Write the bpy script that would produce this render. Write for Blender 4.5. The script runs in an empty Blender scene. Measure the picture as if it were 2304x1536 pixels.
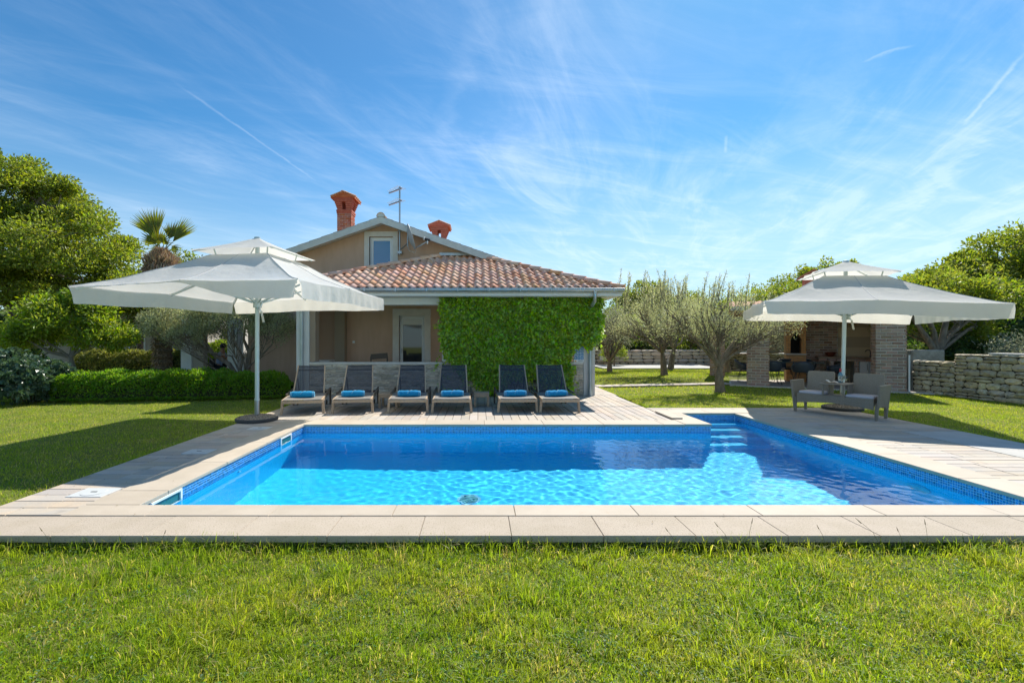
import bpy, math, random
import numpy as np
from mathutils import Vector, Matrix, noise as mnoise

random.seed(7)
RNG = np.random.default_rng(7)
sc = bpy.context.scene
COL = sc.collection
R = math.radians

# ------------------------------------------------------------------ camera
cam = bpy.data.cameras.new('camera')
camo = bpy.data.objects.new('camera', cam); COL.objects.link(camo)
camo.location = (0, 0, 1.5); camo.rotation_euler = (R(90), 0, 0)
cam.sensor_width = 36; cam.lens = 16.0
cam.shift_x = 75 / 2304; cam.shift_y = -5 / 2304
cam.clip_start = 0.05; cam.clip_end = 3000
sc.camera = camo
sc.view_settings.view_transform = 'Standard'
sc.view_settings.look = 'None'
sc.view_settings.exposure = 1.62
sc.view_settings.gamma = 1.0
sc.cycles.max_bounces = 10
sc.cycles.diffuse_bounces = 6
sc.cycles.transparent_max_bounces = 16
sc.cycles.use_denoising = True

# ------------------------------------------------------------------ sun and sky
SUN_EL, SUN_AZ = R(49.4), R(32.5)      # azimuth measured from +Y towards +X
sd = Vector((math.sin(SUN_AZ) * math.cos(SUN_EL), math.cos(SUN_AZ) * math.cos(SUN_EL), math.sin(SUN_EL)))
sun = bpy.data.lights.new('sun', 'SUN'); sun.energy = 2.2; sun.angle = R(0.53); sun.color = (1.0, .95, .87)
sun.cycles.is_caustics_light = True
suno = bpy.data.objects.new('sun', sun); COL.objects.link(suno)
suno.rotation_euler = sd.to_track_quat('Z', 'Y').to_euler()
suno.location = (10, 16, 30)

world = bpy.data.worlds.new('World'); sc.world = world; world.use_nodes = True
nt = world.node_tree; N = nt.nodes; LK = nt.links


class NB:
    """small node builder"""
    def __init__(s, nt): s.nt = nt
    def new(s, t, **k):
        n = s.nt.nodes.new(t)
        for a, b in k.items(): setattr(n, a, b)
        return n
    def math(s, op, a, b=None, c=None, clamp=False):
        n = s.new('ShaderNodeMath', operation=op, use_clamp=clamp)
        for i, v in enumerate((a, b, c)):
            if v is None: continue
            if isinstance(v, (int, float)): n.inputs[i].default_value = v
            else: s.nt.links.new(v, n.inputs[i])
        return n.outputs[0]
    def vec(s, op, a, b=None):
        n = s.new('ShaderNodeVectorMath', operation=op)
        for i, v in enumerate((a, b)):
            if v is None: continue
            if isinstance(v, (tuple, list)): n.inputs[i].default_value = v
            else: s.nt.links.new(v, n.inputs[i])
        return n
    def maprange(s, v, a, b, c=0., d=1., t='SMOOTHSTEP'):
        n = s.new('ShaderNodeMapRange', interpolation_type=t)
        s.nt.links.new(v, n.inputs[0])
        for i, q in enumerate((a, b, c, d)): n.inputs[i + 1].default_value = q
        return n.outputs[0]
    def noise(s, vec, scale, detail=4, rough=.5, dist=0., dims='3D'):
        n = s.new('ShaderNodeTexNoise', noise_dimensions=dims)
        n.inputs['Scale'].default_value = scale; n.inputs['Detail'].default_value = detail
        n.inputs['Roughness'].default_value = rough; n.inputs['Distortion'].default_value = dist
        if vec is not None: s.nt.links.new(vec, n.inputs['Vector'])
        return n.outputs[0]
    def mix(s, fac, a, b, mode='MIX'):
        n = s.new('ShaderNodeMix', data_type='RGBA', blend_type=mode)
        for sock, v in ((n.inputs[0], fac), (n.inputs[6], a), (n.inputs[7], b)):
            if isinstance(v, (int, float)): sock.default_value = v
            elif isinstance(v, (tuple, list)): sock.default_value = (*v[:3], 1)
            else: s.nt.links.new(v, sock)
        return n.outputs[2]


b = NB(nt)
bg = N['Background']
sky = b.new('ShaderNodeTexSky', sky_type='NISHITA')
sky.sun_disc = False; sky.sun_elevation = SUN_EL; sky.sun_rotation = SUN_AZ
sky.air_density = 1.0; sky.dust_density = 0.25; sky.ozone_density = 2.6; sky.altitude = 50
tc = b.new('ShaderNodeTexCoord')
sep = b.new('ShaderNodeSeparateXYZ'); LK.new(tc.outputs['Generated'], sep.inputs[0])
zc = b.math('MAXIMUM', sep.outputs[2], .03)
px = b.math('DIVIDE', sep.outputs[0], zc); py = b.math('DIVIDE', sep.outputs[1], zc)
pc = b.new('ShaderNodeCombineXYZ'); LK.new(px, pc.inputs[0]); LK.new(py, pc.inputs[1])
P = pc.outputs[0]


def stretched(rot, sx, sy, off=(0, 0, 0)):
    m = b.new('ShaderNodeMapping', vector_type='TEXTURE')
    m.inputs['Rotation'].default_value = (0, 0, rot); m.inputs['Scale'].default_value = (1 / sx, 1 / sy, 1)
    m.inputs['Location'].default_value = off
    LK.new(P, m.inputs['Vector']); return m.outputs[0]


# cirrus: streaks in a high plane
c1 = b.noise(stretched(R(66), .34, 1.5, (3, 1, 0)), 1.7, 9, .66, .7)
c2 = b.noise(stretched(R(24), .36, 1.2, (7, 4, 0)), 1.9, 9, .66, .9)
cm = b.noise(stretched(0, .33, .33, (2.1, 5.3, 0)), 1.0, 3, .5)
hd_ = b.math('SQRT', b.math('ADD', b.math('MULTIPLY', px, px), b.math('MULTIPLY', py, py)))
cover = b.math('ADD', b.math('MULTIPLY', px, .06), b.math('MULTIPLY', hd_, .06))
cover = b.math('ADD', b.math('MINIMUM', cover, .40), b.math('ADD', b.math('MULTIPLY', cm, 1.0), .06))
s1 = b.maprange(c1, .40, .84); s2 = b.maprange(c2, .42, .84)
cl = b.math('MULTIPLY', b.math('ADD', s1, b.math('MULTIPLY', s2, .8)), b.maprange(cover, .36, .98))
veil = b.math('MULTIPLY', b.maprange(cover, .40, 1.1), .40)
cl = b.math('ADD', cl, veil)


def pix2p(x, y):
    dx, dz = (x - 1077) / 1024, (763 - y) / 1024
    return dx / dz, 1 / dz


def trail(x0, y0, x1, y1, w, amt, wob=0.0):
    """condensation trail: a thin band between two directions of the sky"""
    a = Vector(pix2p(x0, y0)); c = Vector(pix2p(x1, y1)); t = (c - a); L = t.length; t /= L
    n = Vector((-t.y, t.x))
    dn = b.vec('DOT_PRODUCT', P, (n.x, n.y, 0)).outputs['Value']
    dt = b.vec('DOT_PRODUCT', P, (t.x, t.y, 0)).outputs['Value']
    dn = b.math('SUBTRACT', dn, a.dot(n)); dt = b.math('DIVIDE', b.math('SUBTRACT', dt, a.dot(t)), L)
    nz = b.noise(P, 9, 4, .6)
    dn = b.math('ADD', dn, b.math('MULTIPLY', b.math('SUBTRACT', nz, .5), wob))
    core = b.maprange(b.math('ABSOLUTE', dn), w, 0)
    ends = b.math('MULTIPLY', b.maprange(dt, -.05, .15), b.maprange(dt, 1.05, .8))
    return b.math('MULTIPLY', b.math('MULTIPLY', core, ends), b.math('MULTIPLY', b.maprange(nz, .2, .7, .35, 1.), amt))


for tr in ((400, 190, 712, 408, .014, .34, .03), (2304, 120, 2165, 285, .014, .6, .03), (2250, 230, 2040, 480, .12, .34, .35),
           (1092, 20, 985, 330, .07, .13, .16), (1940, 140, 2060, 98, .018, .36, .09), (1634, 305, 1632, 345, .012, .5, .0)):
    cl = b.math('ADD', cl, trail(*tr))
cl = b.math('MULTIPLY', b.math('MINIMUM', cl, 1.0), b.maprange(sep.outputs[2], .02, .16))
hs = b.new('ShaderNodeHueSaturation'); hs.inputs['Saturation'].default_value = 1.22; hs.inputs['Value'].default_value = 1.0
LK.new(sky.outputs[0], hs.inputs['Color'])
tint = b.mix(1.0, hs.outputs[0], (.28, .555, .60), 'MULTIPLY')
# the air near the horizon is a pale blue
hz = b.maprange(sep.outputs[2], .38, -.02, 0, .80)
tint = b.mix(hz, tint, (2.75, 3.3, 3.75))
bw = b.mix(b.math('MULTIPLY', cl, .39), tint, (4.7, 5.15, 5.65))
LK.new(bw, bg.inputs[0]); bg.inputs[1].default_value = .080

# ------------------------------------------------------------------ mesh helpers
WL = {}


def setp(o, label=None, cat=None, group=None, kind=None):
    if label: o['label'] = label
    if cat: o['category'] = cat
    if group: o['group'] = group
    if kind: o['kind'] = kind
    return o


def link(o, parent=None, loc=None):
    COL.objects.link(o)
    if parent is not None:
        o.parent = parent
        base = WL[parent.name]
    else:
        base = Vector((0, 0, 0))
    if loc is not None:
        o.location = Vector(loc) - base
        WL[o.name] = Vector(loc)
    else:
        WL[o.name] = base.copy()
    return o


def thing(name, label, cat, loc=(0, 0, 0), group=None):
    o = bpy.data.objects.new(name, None); o.empty_display_size = .2
    link(o, None, loc); return setp(o, label, cat, group)


def fastmesh(name, V, loops, totals, mat, smooth=False):
    V = np.asarray(V, dtype=np.float32).reshape(-1, 3)
    loops = np.asarray(loops, dtype=np.int32).ravel(); totals = np.asarray(totals, dtype=np.int32).ravel()
    me = bpy.data.meshes.new(name)
    me.vertices.add(len(V)); me.vertices.foreach_set('co', V.ravel())
    me.loops.add(len(loops)); me.loops.foreach_set('vertex_index', loops)
    me.polygons.add(len(totals))
    starts = np.zeros(len(totals), dtype=np.int32); starts[1:] = np.cumsum(totals)[:-1]
    me.polygons.foreach_set('loop_start', starts); me.polygons.foreach_set('loop_total', totals)
    me.polygons.foreach_set('use_smooth', np.full(len(totals), bool(smooth)))
    me.update(calc_edges=True)
    if mat: me.materials.append(mat)
    return me


class MB:
    def __init__(s): s.v = []; s.f = []
    def add(s, vs, fs):
        n = len(s.v); s.v += [tuple(q) for q in vs]; s.f += [tuple(i + n for i in f) for f in fs]
    def box(s, x0, x1, y0, y1, z0, z1, bev=0, M=None):
        if bev:
            bv = min(bev, (x1 - x0) * .45, (y1 - y0) * .45, (z1 - z0) * .45)
            vs = []
            for z, k in ((z0, 0), (z0 + bv, 1), (z1 - bv, 1), (z1, 0)):
                d = 0 if k else bv
                # 8-gon ring
                X0, X1, Y0, Y1 = x0, x1, y0, y1
                if k: ring = [(X0 + bv, Y0), (X1 - bv, Y0), (X1, Y0 + bv), (X1, Y1 - bv), (X1 - bv, Y1), (X0 + bv, Y1), (X0, Y1 - bv), (X0, Y0 + bv)]
                else: ring = [(X0 + bv, Y0 + bv * .6), (X1 - bv, Y0 + bv * .6), (X1 - bv * .6, Y0 + bv), (X1 - bv * .6, Y1 - bv), (X1 - bv, Y1 - bv * .6), (X0 + bv, Y1 - bv * .6), (X0 + bv * .6, Y1 - bv), (X0 + bv * .6, Y0 + bv)]
                vs += [(a, c, z) for a, c in ring]
            fs = [tuple(range(7, -1, -1)), tuple(range(24, 32))]
            for r in range(3):
                for i in range(8):
                    j = (i + 1) % 8; fs.append((r * 8 + i, r * 8 + j, r * 8 + 8 + j, r * 8 + 8 + i))
        else:
            vs = [(x0, y0, z0), (x1, y0, z0), (x1, y1, z0), (x0, y1, z0), (x0, y0, z1), (x1, y0, z1), (x1, y1, z1), (x0, y1, z1)]
            fs = [(0, 3, 2, 1), (4, 5, 6, 7), (0, 1, 5, 4), (1, 2, 6, 5), (2, 3, 7, 6), (3, 0, 4, 7)]
        if M is not None: vs = [tuple(M @ Vector(q)) for q in vs]
        s.add(vs, fs); return s
    def bar(s, p, q, w, h=None, up=(0, 0, 1), bev=0):
        """rectangular bar from p to q"""
        h = h or w
        p, q = Vector(p), Vector(q); d = q - p; L = d.length; x = d / L
        up = Vector(up); y = up.cross(x)
        if y.length < 1e-4: y = Vector((0, 1, 0)).cross(x)
        y.normalize(); z = x.cross(y)
        M = Matrix(((x.x, y.x, z.x, p.x), (x.y, y.y, z.y, p.y), (x.z, y.z, z.z, p.z), (0, 0, 0, 1)))
        return s.box(0, L, -w / 2, w / 2, -h / 2, h / 2, bev, M)
    def tube(s, pts, rad, n=8, cap=True):
        pts = [Vector(q) for q in pts]
        if isinstance(rad, (int, float)): rad = [rad] * len(pts)
        base = len(s.v); prev = None
        for i, q in enumerate(pts):
            t = (pts[min(i + 1, len(pts) - 1)] - pts[max(i - 1, 0)])
            if t.length < 1e-9: t = Vector((0, 0, 1))
            t.normalize()
            if prev is None:
                a = Vector((1, 0, 0)) if abs(t.x) < .9 else Vector((0, 1, 0))
                u = t.cross(a).normalized()
            else:
                u = prev - t * prev.dot(t)
                u.normalize()
            prev = u; w = t.cross(u)
            for k in range(n):
                an = 2 * math.pi * k / n
                s.v.append(tuple(q + (u * math.cos(an) + w * math.sin(an)) * rad[i]))
        for i in range(len(pts) - 1):
            for k in range(n):
                j = (k + 1) % n; o = base + i * n
                s.f.append((o + k, o + j, o + n + j, o + n + k))
        if cap:
            s.f.append(tuple(base + k for k in range(n - 1, -1, -1)))
            o = base + (len(pts) - 1) * n; s.f.append(tuple(o + k for k in range(n)))
        return s
    def lathe(s, c, prof, n=24, cap=True):
        base = len(s.v)
        for r, z in prof:
            for k in range(n):
                a = 2 * math.pi * k / n; s.v.append((c[0] + r * math.cos(a), c[1] + r * math.sin(a), c[2] + z))
        for i in range(len(prof) - 1):
            for k in range(n):
                j = (k + 1) % n; o = base + i * n
                s.f.append((o + k, o + j, o + n + j, o + n + k))
        if cap:
            s.f.append(tuple(base + k for k in range(n - 1, -1, -1)))
            o = base + (len(prof) - 1) * n; s.f.append(tuple(o + k for k in range(n)))
        return s
    def poly(s, pts): s.add(pts, [tuple(range(len(pts)))]); return s
    def prism(s, poly, off):
        """closed polygon extruded by vector off"""
        n = len(poly); o = Vector(off)
        vs = [tuple(q) for q in poly] + [tuple(Vector(q) + o) for q in poly]
        fs = [tuple(range(n - 1, -1, -1)), tuple(range(n, 2 * n))] + [(i, (i + 1) % n, n + (i + 1) % n, n + i) for i in range(n)]
        s.add(vs, fs); return s
    def mesh(s, name, mat, smooth=False, origin=(0, 0, 0)):
        V = np.array(s.v, dtype=np.float32) - np.array(origin, dtype=np.float32)
        return fastmesh(name, V, [i for f in s.f for i in f], [len(f) for f in s.f], mat, smooth)
    def build(s, name, mat, parent=None, smooth=False, loc=None, **k):
        """coordinates are world coordinates; the object's origin is the parent's base (or loc)"""
        org = Vector(loc) if loc is not None else (WL[parent.name] if parent is not None else Vector((0, 0, 0)))
        o = bpy.data.objects.new(name, s.mesh(name, mat, smooth, org))
        link(o, parent, org); setp(o, **k)
        if smooth:
            try: o.data.set_sharp_from_angle(angle=R(40))
            except Exception: pass
        return o


def inst(name, me, parent, loc, rotz=0., scale=(1, 1, 1), rot=None):
    o = bpy.data.objects.new(name, me); link(o, parent, loc)
    o.rotation_euler = rot if rot is not None else (0, 0, rotz); o.scale = scale
    return o


# ------------------------------------------------------------------ materials
def mat(name, col, col2=None, rough=.6, scale=8., bump=0., bscale=60., rnd=None, rv=.0, rh=.0, metallic=0., spec=.5,
        fac=(.35, .65), speck=None, stretch=None, detail=4, trans=0., tcol=None, gloss=.0, weave=None, bdist=.01):
    m = bpy.data.materials.new(name); m.use_nodes = True; t = m.node_tree; q = NB(t)
    bs = t.nodes['Principled BSDF']; out = t.nodes['Material Output']
    geo = q.new('ShaderNodeNewGeometry'); pos = geo.outputs['Position']
    if stretch:
        mp = q.new('ShaderNodeMapping'); mp.inputs['Scale'].default_value = stretch
        t.links.new(pos, mp.inputs['Vector']); pos = mp.outputs[0]
    c = None
    if col2 is not None:
        nz = q.maprange(q.noise(pos, scale, detail, .6), fac[0], fac[1])
        c = q.mix(nz, col, col2)
    if speck:   # (scale, threshold, colour, amount)
        nz = q.maprange(q.noise(pos, speck[0], 2, .6), speck[1], speck[1] + .08)
        c = q.mix(q.math('MULTIPLY', nz, speck[3]), c if c is not None else col, speck[2])
    if rnd:
        if rnd == 'isl': rs = geo.outputs['Random Per Island']
        else: rs = q.new('ShaderNodeObjectInfo').outputs['Random']
        h = q.new('ShaderNodeHueSaturation')
        if c is None:
            h.inputs['Color'].default_value = (*col, 1)
        else: t.links.new(c, h.inputs['Color'])
        t.links.new(q.maprange(rs, 0, 1, 1 - rv, 1 + rv, 'LINEAR'), h.inputs['Value'])
        if rh:
            r2 = q.math('FRACT', q.math('MULTIPLY', rs, 37.7))
            t.links.new(q.maprange(r2, 0, 1, .5 - rh, .5 + rh, 'LINEAR'), h.inputs['Hue'])
            r3 = q.math('FRACT', q.math('MULTIPLY', rs, 91.3))
            t.links.new(q.maprange(r3, 0, 1, .75, 1.15, 'LINEAR'), h.inputs['Saturation'])
        c = h.outputs[0]
    if c is None: bs.inputs['Base Color'].default_value = (*col, 1)
    else: t.links.new(c, bs.inputs['Base Color'])
    bs.inputs['Roughness'].default_value = rough; bs.inputs['Metallic'].default_value = metallic
    bs.inputs['Specular IOR Level'].default_value = spec
    if bump:
        bn = q.new('ShaderNodeBump'); bn.inputs['Strength'].default_value = bump; bn.inputs['Distance'].default_value = bdist
        t.links.new(q.noise(pos, bscale, 5, .6), bn.inputs['Height']); t.links.new(bn.outputs[0], bs.inputs['Normal'])
    if weave:
        ob = q.new('ShaderNodeTexCoord').outputs['Object']
        mp = q.new('ShaderNodeMapping'); mp.inputs['Scale'].default_value = (weave,) * 3; mp.inputs['Rotation'].default_value = (R(4), R(3), 0)
        t.links.new(ob, mp.inputs['Vector'])
        w1 = q.new('ShaderNodeTexWave', wave_type='BANDS', bands_direction='X'); w2 = q.new('ShaderNodeTexWave', wave_type='BANDS', bands_direction='Z')
        w3 = q.new('ShaderNodeTexWave', wave_type='BANDS', bands_direction='Y')
        for w in (w1, w2, w3): w.inputs['Scale'].default_value = 1; t.links.new(mp.outputs[0], w.inputs['Vector'])
        h = q.math('ADD', q.math('MULTIPLY', w2.outputs['Fac'], 1.0), q.math('MULTIPLY', q.math('MULTIPLY', w1.outputs['Fac'], w3.outputs['Fac']), .8))
        bn = q.new('ShaderNodeBump'); bn.inputs['Strength'].default_value = .9; bn.inputs['Distance'].default_value = .006
        t.links.new(h, bn.inputs['Height']); t.links.new(bn.outputs[0], bs.inputs['Normal'])
    if trans:
        tl = q.new('ShaderNodeBsdfTranslucent')
        if tcol is not None:
            if c is not None:
                t.links.new(q.mix(1.0, c, tcol, 'MULTIPLY'), tl.inputs[0])
            else: tl.inputs[0].default_value = (*[a * d for a, d in zip(col, tcol)], 1)
        elif c is not None: t.links.new(c, tl.inputs[0])
        else: tl.inputs[0].default_value = (*col, 1)
        mx = q.new('ShaderNodeMixShader'); mx.inputs[0].default_value = trans
        t.links.new(bs.outputs[0], mx.inputs[1]); t.links.new(tl.outputs[0], mx.inputs[2]); t.links.new(mx.outputs[0], out.inputs[0])
    return m


def leafmat(name, col, tcol=(2.2, 2.1, .9), rv=.35, rh=.03, trans=.45, rough=.45, spec=.35, patch=None):
    return mat(name, col, patch, rough=rough, scale=.7, rnd='isl', rv=rv, rh=rh, trans=trans, tcol=tcol, spec=spec)


stone_cream = mat('coping_stone', (.46, .385, .29), (.51, .43, .33), rough=.7, scale=2.2, bump=.25, bscale=90, rnd='obj', rv=.04, speck=(7, .66, (.45, .33, .2), .35))
kerb_mat = mat('rough_kerb_stone', (.44, .365, .27), (.48, .40, .305), rough=.85, scale=3., bump=.8, bscale=120, rnd='obj', rv=.035, speck=(75, .58, (.24, .18, .13), .65), bdist=.006)
plank_mat = mat('deck_stone', (.50, .405, .305), (.43, .38, .32), rough=.75, scale=2.6, bump=.35, bscale=50, rnd='obj', rv=.11, rh=.01, stretch=(1, 1, 1), speck=(4.5, .60, (.25, .21, .17), .38))
joint_mat = mat('joint_filler', (.20, .17, .14), rough=.9, bump=.4)
concrete = mat('pale_concrete', (.42, .41, .37), (.48, .46, .42), rough=.8, scale=3, bump=.2)
stucco = mat('brown_stucco', (.56, .365, .25), (.63, .42, .295), rough=.9, scale=3., stretch=(1, 1, .22), bump=.25, bscale=160, bdist=.004)
stucco_dk = mat('dark_brown_stucco', (.54, .355, .245), rough=.9, bump=.25, bscale=160, bdist=.004)
white_wall = mat('white_render', (.76, .75, .71), (.80, .79, .75), rough=.85, scale=2, bump=.15, bscale=120)
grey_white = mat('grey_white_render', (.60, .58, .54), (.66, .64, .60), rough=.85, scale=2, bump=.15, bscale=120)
trim_stone = mat('trim_stone', (.68, .63, .56), (.74, .69, .62), rough=.75, scale=5, bump=.2)
clad_mat = mat('split_stone_cladding', (.52, .44, .34), (.72, .65, .54), rough=.9, scale=9, bump=1., bscale=30, rnd='obj', rv=.26, rh=.012, stretch=(1, 1, 4), bdist=.02)
tile_mat = mat('terracotta_roof_tile', (.78, .40, .235), (.84, .49, .32), rough=.8, scale=5, bump=.3, bscale=60, rnd='obj', rv=.11, rh=.012, speck=(14, .66, (.38, .22, .15), .4))
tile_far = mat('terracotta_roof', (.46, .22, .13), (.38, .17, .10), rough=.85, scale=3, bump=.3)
grey_verge = mat('pale_verge_mortar', (.60, .60, .56), (.68, .68, .63), rough=.85, scale=4, bump=.3)
zinc = mat('zinc_gutter', (.42, .47, .50), (.50, .55, .58), rough=.38, scale=3, metallic=.65)
brick_red = mat('red_brick', (.42, .115, .055), (.50, .16, .085), rough=.85, scale=9, bump=.4, rnd='obj', rv=.2, rh=.01)
brick_old = mat('old_grey_brown_brick', (.46, .30, .225), (.36, .27, .215), rough=.9, scale=12, bump=.7, bscale=70, rnd='obj', rv=.28, rh=.02)
brick_old_i = mat('old_brown_brick', (.50, .32, .215), (.42, .28, .205), rough=.9, scale=12, bump=.7, bscale=70, rnd='isl', rv=.28, rh=.02)
brick_or = mat('orange_fire_brick', (.64, .32, .12), (.55, .26, .10), rough=.85, scale=9, bump=.5, rnd='isl', rv=.2)
mortar = mat('mortar', (.70, .65, .58), (.60, .56, .50), rough=.95, scale=12, bump=.6)
mortar_lt = mat('pale_mortar', (.55, .52, .48), rough=.95, bump=.4)
black_in = mat('black_inside', (.02, .017, .015), rough=.9)  # even black for the firebox and the flue
teak = mat('weathered_teak', (.46, .33, .205), (.35, .26, .18), rough=.6, scale=14, bump=.3, bscale=60, stretch=(2, 1, 2), rnd='obj', rv=.12)
teak_dk = mat('dark_weathered_teak', (.10, .075, .055), rough=.6, bump=.2)
mesh_navy = mat('navy_sling_fabric', (.040, .046, .060), (.048, .054, .068), rough=.65, scale=300, bump=.3, bscale=500, bdist=.002, spec=.3)
def sheer(m, f):
    t = m.node_tree; out = t.nodes['Material Output']; src = out.inputs[0].links[0].from_socket
    tr = t.nodes.new('ShaderNodeBsdfTransparent'); mx = t.nodes.new('ShaderNodeMixShader'); mx.inputs[0].default_value = f
    t.links.new(src, mx.inputs[1]); t.links.new(tr.outputs[0], mx.inputs[2]); t.links.new(mx.outputs[0], out.inputs[0])
sheer(mesh_navy, .22)
mesh_seat = mat('taupe_sling_fabric', (.19, .175, .155), (.22, .20, .18), rough=.7, scale=200, bump=.3, bscale=500, bdist=.002)
towel_mat = mat('blue_towelling', (.0, .22, .46), (.01, .30, .56), rough=.95, scale=40, bump=1., bscale=300, bdist=.006)
towel_edge = mat('pale_towel_trim', (.25, .55, .72), rough=.95, bump=.5, bscale=300)
canvas = mat('white_canvas', (.80, .785, .755), (.83, .815, .785), rough=.9, scale=1.6, bump=.4, bscale=3.6, trans=.50, tcol=(1.0, .97, .88), bdist=.06, detail=3)
canvas_seam = mat('canvas_seam', (.56, .55, .53), rough=.9)
pole_mat = mat('pale_painted_pole', (.55, .62, .60), rough=.35, metallic=.3)
steel = mat('brushed_steel', (.40, .42, .43), rough=.35, metallic=.9)
dark_metal = mat('black_painted_metal', (.02, .022, .026), rough=.45)
rubber = mat('dark_rubber_rim', (.06, .06, .06), rough=.8)
gravel_mat = mat('gravel', (.30, .25, .19), (.16, .13, .10), rough=.95, scale=60, bump=1., bscale=70, bdist=.02, rnd='isl', rv=.4)
wicker = mat('grey_wicker', (.40, .335, .26), (.33, .275, .21), rough=.6, scale=60, weave=28.)
cushion = mat('lilac_grey_cushion', (.52, .50, .54), rough=.9, bump=.2, bscale=40)
pvc = mat('white_pvc_frame', (.82, .83, .82), rough=.35)
shell_mat = mat('charcoal_chair_shell', (.045, .055, .068), rough=.5)
trunk_mat = mat('grey_brown_bark', (.26, .21, .15), (.16, .125, .09), rough=.95, scale=12, bump=1., bscale=22, stretch=(1, 1, .35), bdist=.03)
palm_bark = mat('fibrous_palm_bark', (.26, .18, .11), (.11, .075, .045), rough=.95, scale=18, bump=1., bscale=30, bdist=.03)
skin_m = mat('skin', (.50, .28, .19), rough=.55)


def glassy(name, col, rough=.03, spec=1.0):
    return mat(name, col, rough=rough, spec=spec)


win_blue = glassy('blue_window_glass', (.045, .20, .40))
door_glass = glassy('dark_door_glass', (.030, .036, .040), spec=1.0)

lf_walnut = leafmat('walnut_leaves', (.170, .210, .028), trans=.48, tcol=(2.35, 2.3, .9))
lf_light = leafmat('bright_green_leaves', (.170, .235, .02), trans=.5, tcol=(2.4, 2.3, .9))
lf_dark = leafmat('dark_evergreen_leaves', (.060, .110, .028), trans=.35)
lf_mid = leafmat('mixed_green_leaves', (.150, .190, .035), trans=.48, tcol=(2.4, 2.3, 1.))
lf_olive = leafmat('olive_leaves', (.40, .41, .25), tcol=(1.6, 1.6, 1.0), trans=.42, rv=.45, rough=.4)
lf_hedge = leafmat('hedge_leaves', (.125, .235, .016), trans=.5, tcol=(2.6, 2.5, .9))
lf_bhedge = leafmat('bronze_hedge_leaves', (.190, .205, .060), trans=.4, rv=.5)
lf_ivy = leafmat('ivy_leaves', rv=.5, rh=.035, col=(.29, .42, .04), trans=.35, tcol=(2.3, 2.3, .8), rough=.35)
lf_big = leafmat('large_blue_green_leaves', (.075, .135, .075), trans=.2, tcol=(1.6, 1.6, .8), rough=.3, rv=.25)
lf_yel = leafmat('yellow_green_leaves', (.20, .26, .03), trans=.5)
lf_silver = leafmat('silver_leaves', (.30, .31, .22), tcol=(1.4, 1.4, 1.), trans=.3, rv=.4)
lf_far = leafmat('far_leaves', (.075, .115, .028), trans=.3)
lf_palm = leafmat('palm_leaves', (.17, .19, .025), trans=.4, rv=.2)
dead_m = leafmat('dead_palm_fibre', (.42, .29, .175), tcol=(1.2, 1.1, 1.), trans=.2, rv=.4)


def grassmat(name, a, c, d):
    m = bpy.data.materials.new(name); m.use_nodes = True; t = m.node_tree; q = NB(t)
    bs = t.nodes['Principled BSDF']; out = t.nodes['Material Output']
    geo = q.new('ShaderNodeNewGeometry'); pos = geo.outputs['Position']; r = geo.outputs['Random Per Island']
    n1 = q.maprange(q.noise(pos, 1.3, 4, .6), .35, .68)
    n2 = q.maprange(q.noise(pos, 5.0, 4, .7), .42, .66)
    col = q.mix(n1, a, c)
    col = q.mix(q.math('MULTIPLY', n2, .65), col, d)
    dry = q.maprange(q.math('ADD', r, q.math('MULTIPLY', q.maprange(q.noise(pos, 2.4, 3, .6), .5, .7), .30)), .84, .95)
    col = q.mix(dry, col, (.46, .40, .20))
    h = q.new('ShaderNodeHueSaturation'); t.links.new(col, h.inputs['Color'])
    t.links.new(q.maprange(q.math('FRACT', q.math('MULTIPLY', r, 53.1)), 0, 1, .62, 1.3, 'LINEAR'), h.inputs['Value'])
    t.links.new(h.outputs[0], bs.inputs['Base Color']); bs.inputs['Roughness'].default_value = .5; bs.inputs['Specular IOR Level'].default_value = .3
    tl = q.new('ShaderNodeBsdfTranslucent'); t.links.new(q.mix(1.0, h.outputs[0], (2.1, 2.0, .8), 'MULTIPLY'), tl.inputs[0])
    mx = q.new('ShaderNodeMixShader'); mx.inputs[0].default_value = .5
    t.links.new(bs.outputs[0], mx.inputs[1]); t.links.new(tl.outputs[0], mx.inputs[2]); t.links.new(mx.outputs[0], out.inputs[0])
    return m


grass_m = grassmat('grass_blades', (.225, .325, .022), (.320, .365, .036), (.130, .235, .016))
lawn_m = mat('lawn_soil_and_turf', (.17, .20, .022), (.22, .24, .032), rough=.95, scale=2.0, bump=1., bscale=90, bdist=.03, speck=(60, .5, (.05, .075, .01), .6))


# ------------------------------------------------------------------ ground
def sstep(a, c, x):
    t = np.clip((x - a) / (c - a), 0, 1); return t * t * (3 - 2 * t)


def gz(x, y):
    x = np.asarray(x, dtype=float); y = np.asarray(y, dtype=float)
    z = -.115 + .075 * sstep(3.3, 5.5, y)
    z = z + .10 * sstep(15.5, 18, y) * np.exp(-((y - 18) / 4.) ** 2) * sstep(3.5, 5, x) * 1.0
    return z


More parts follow.
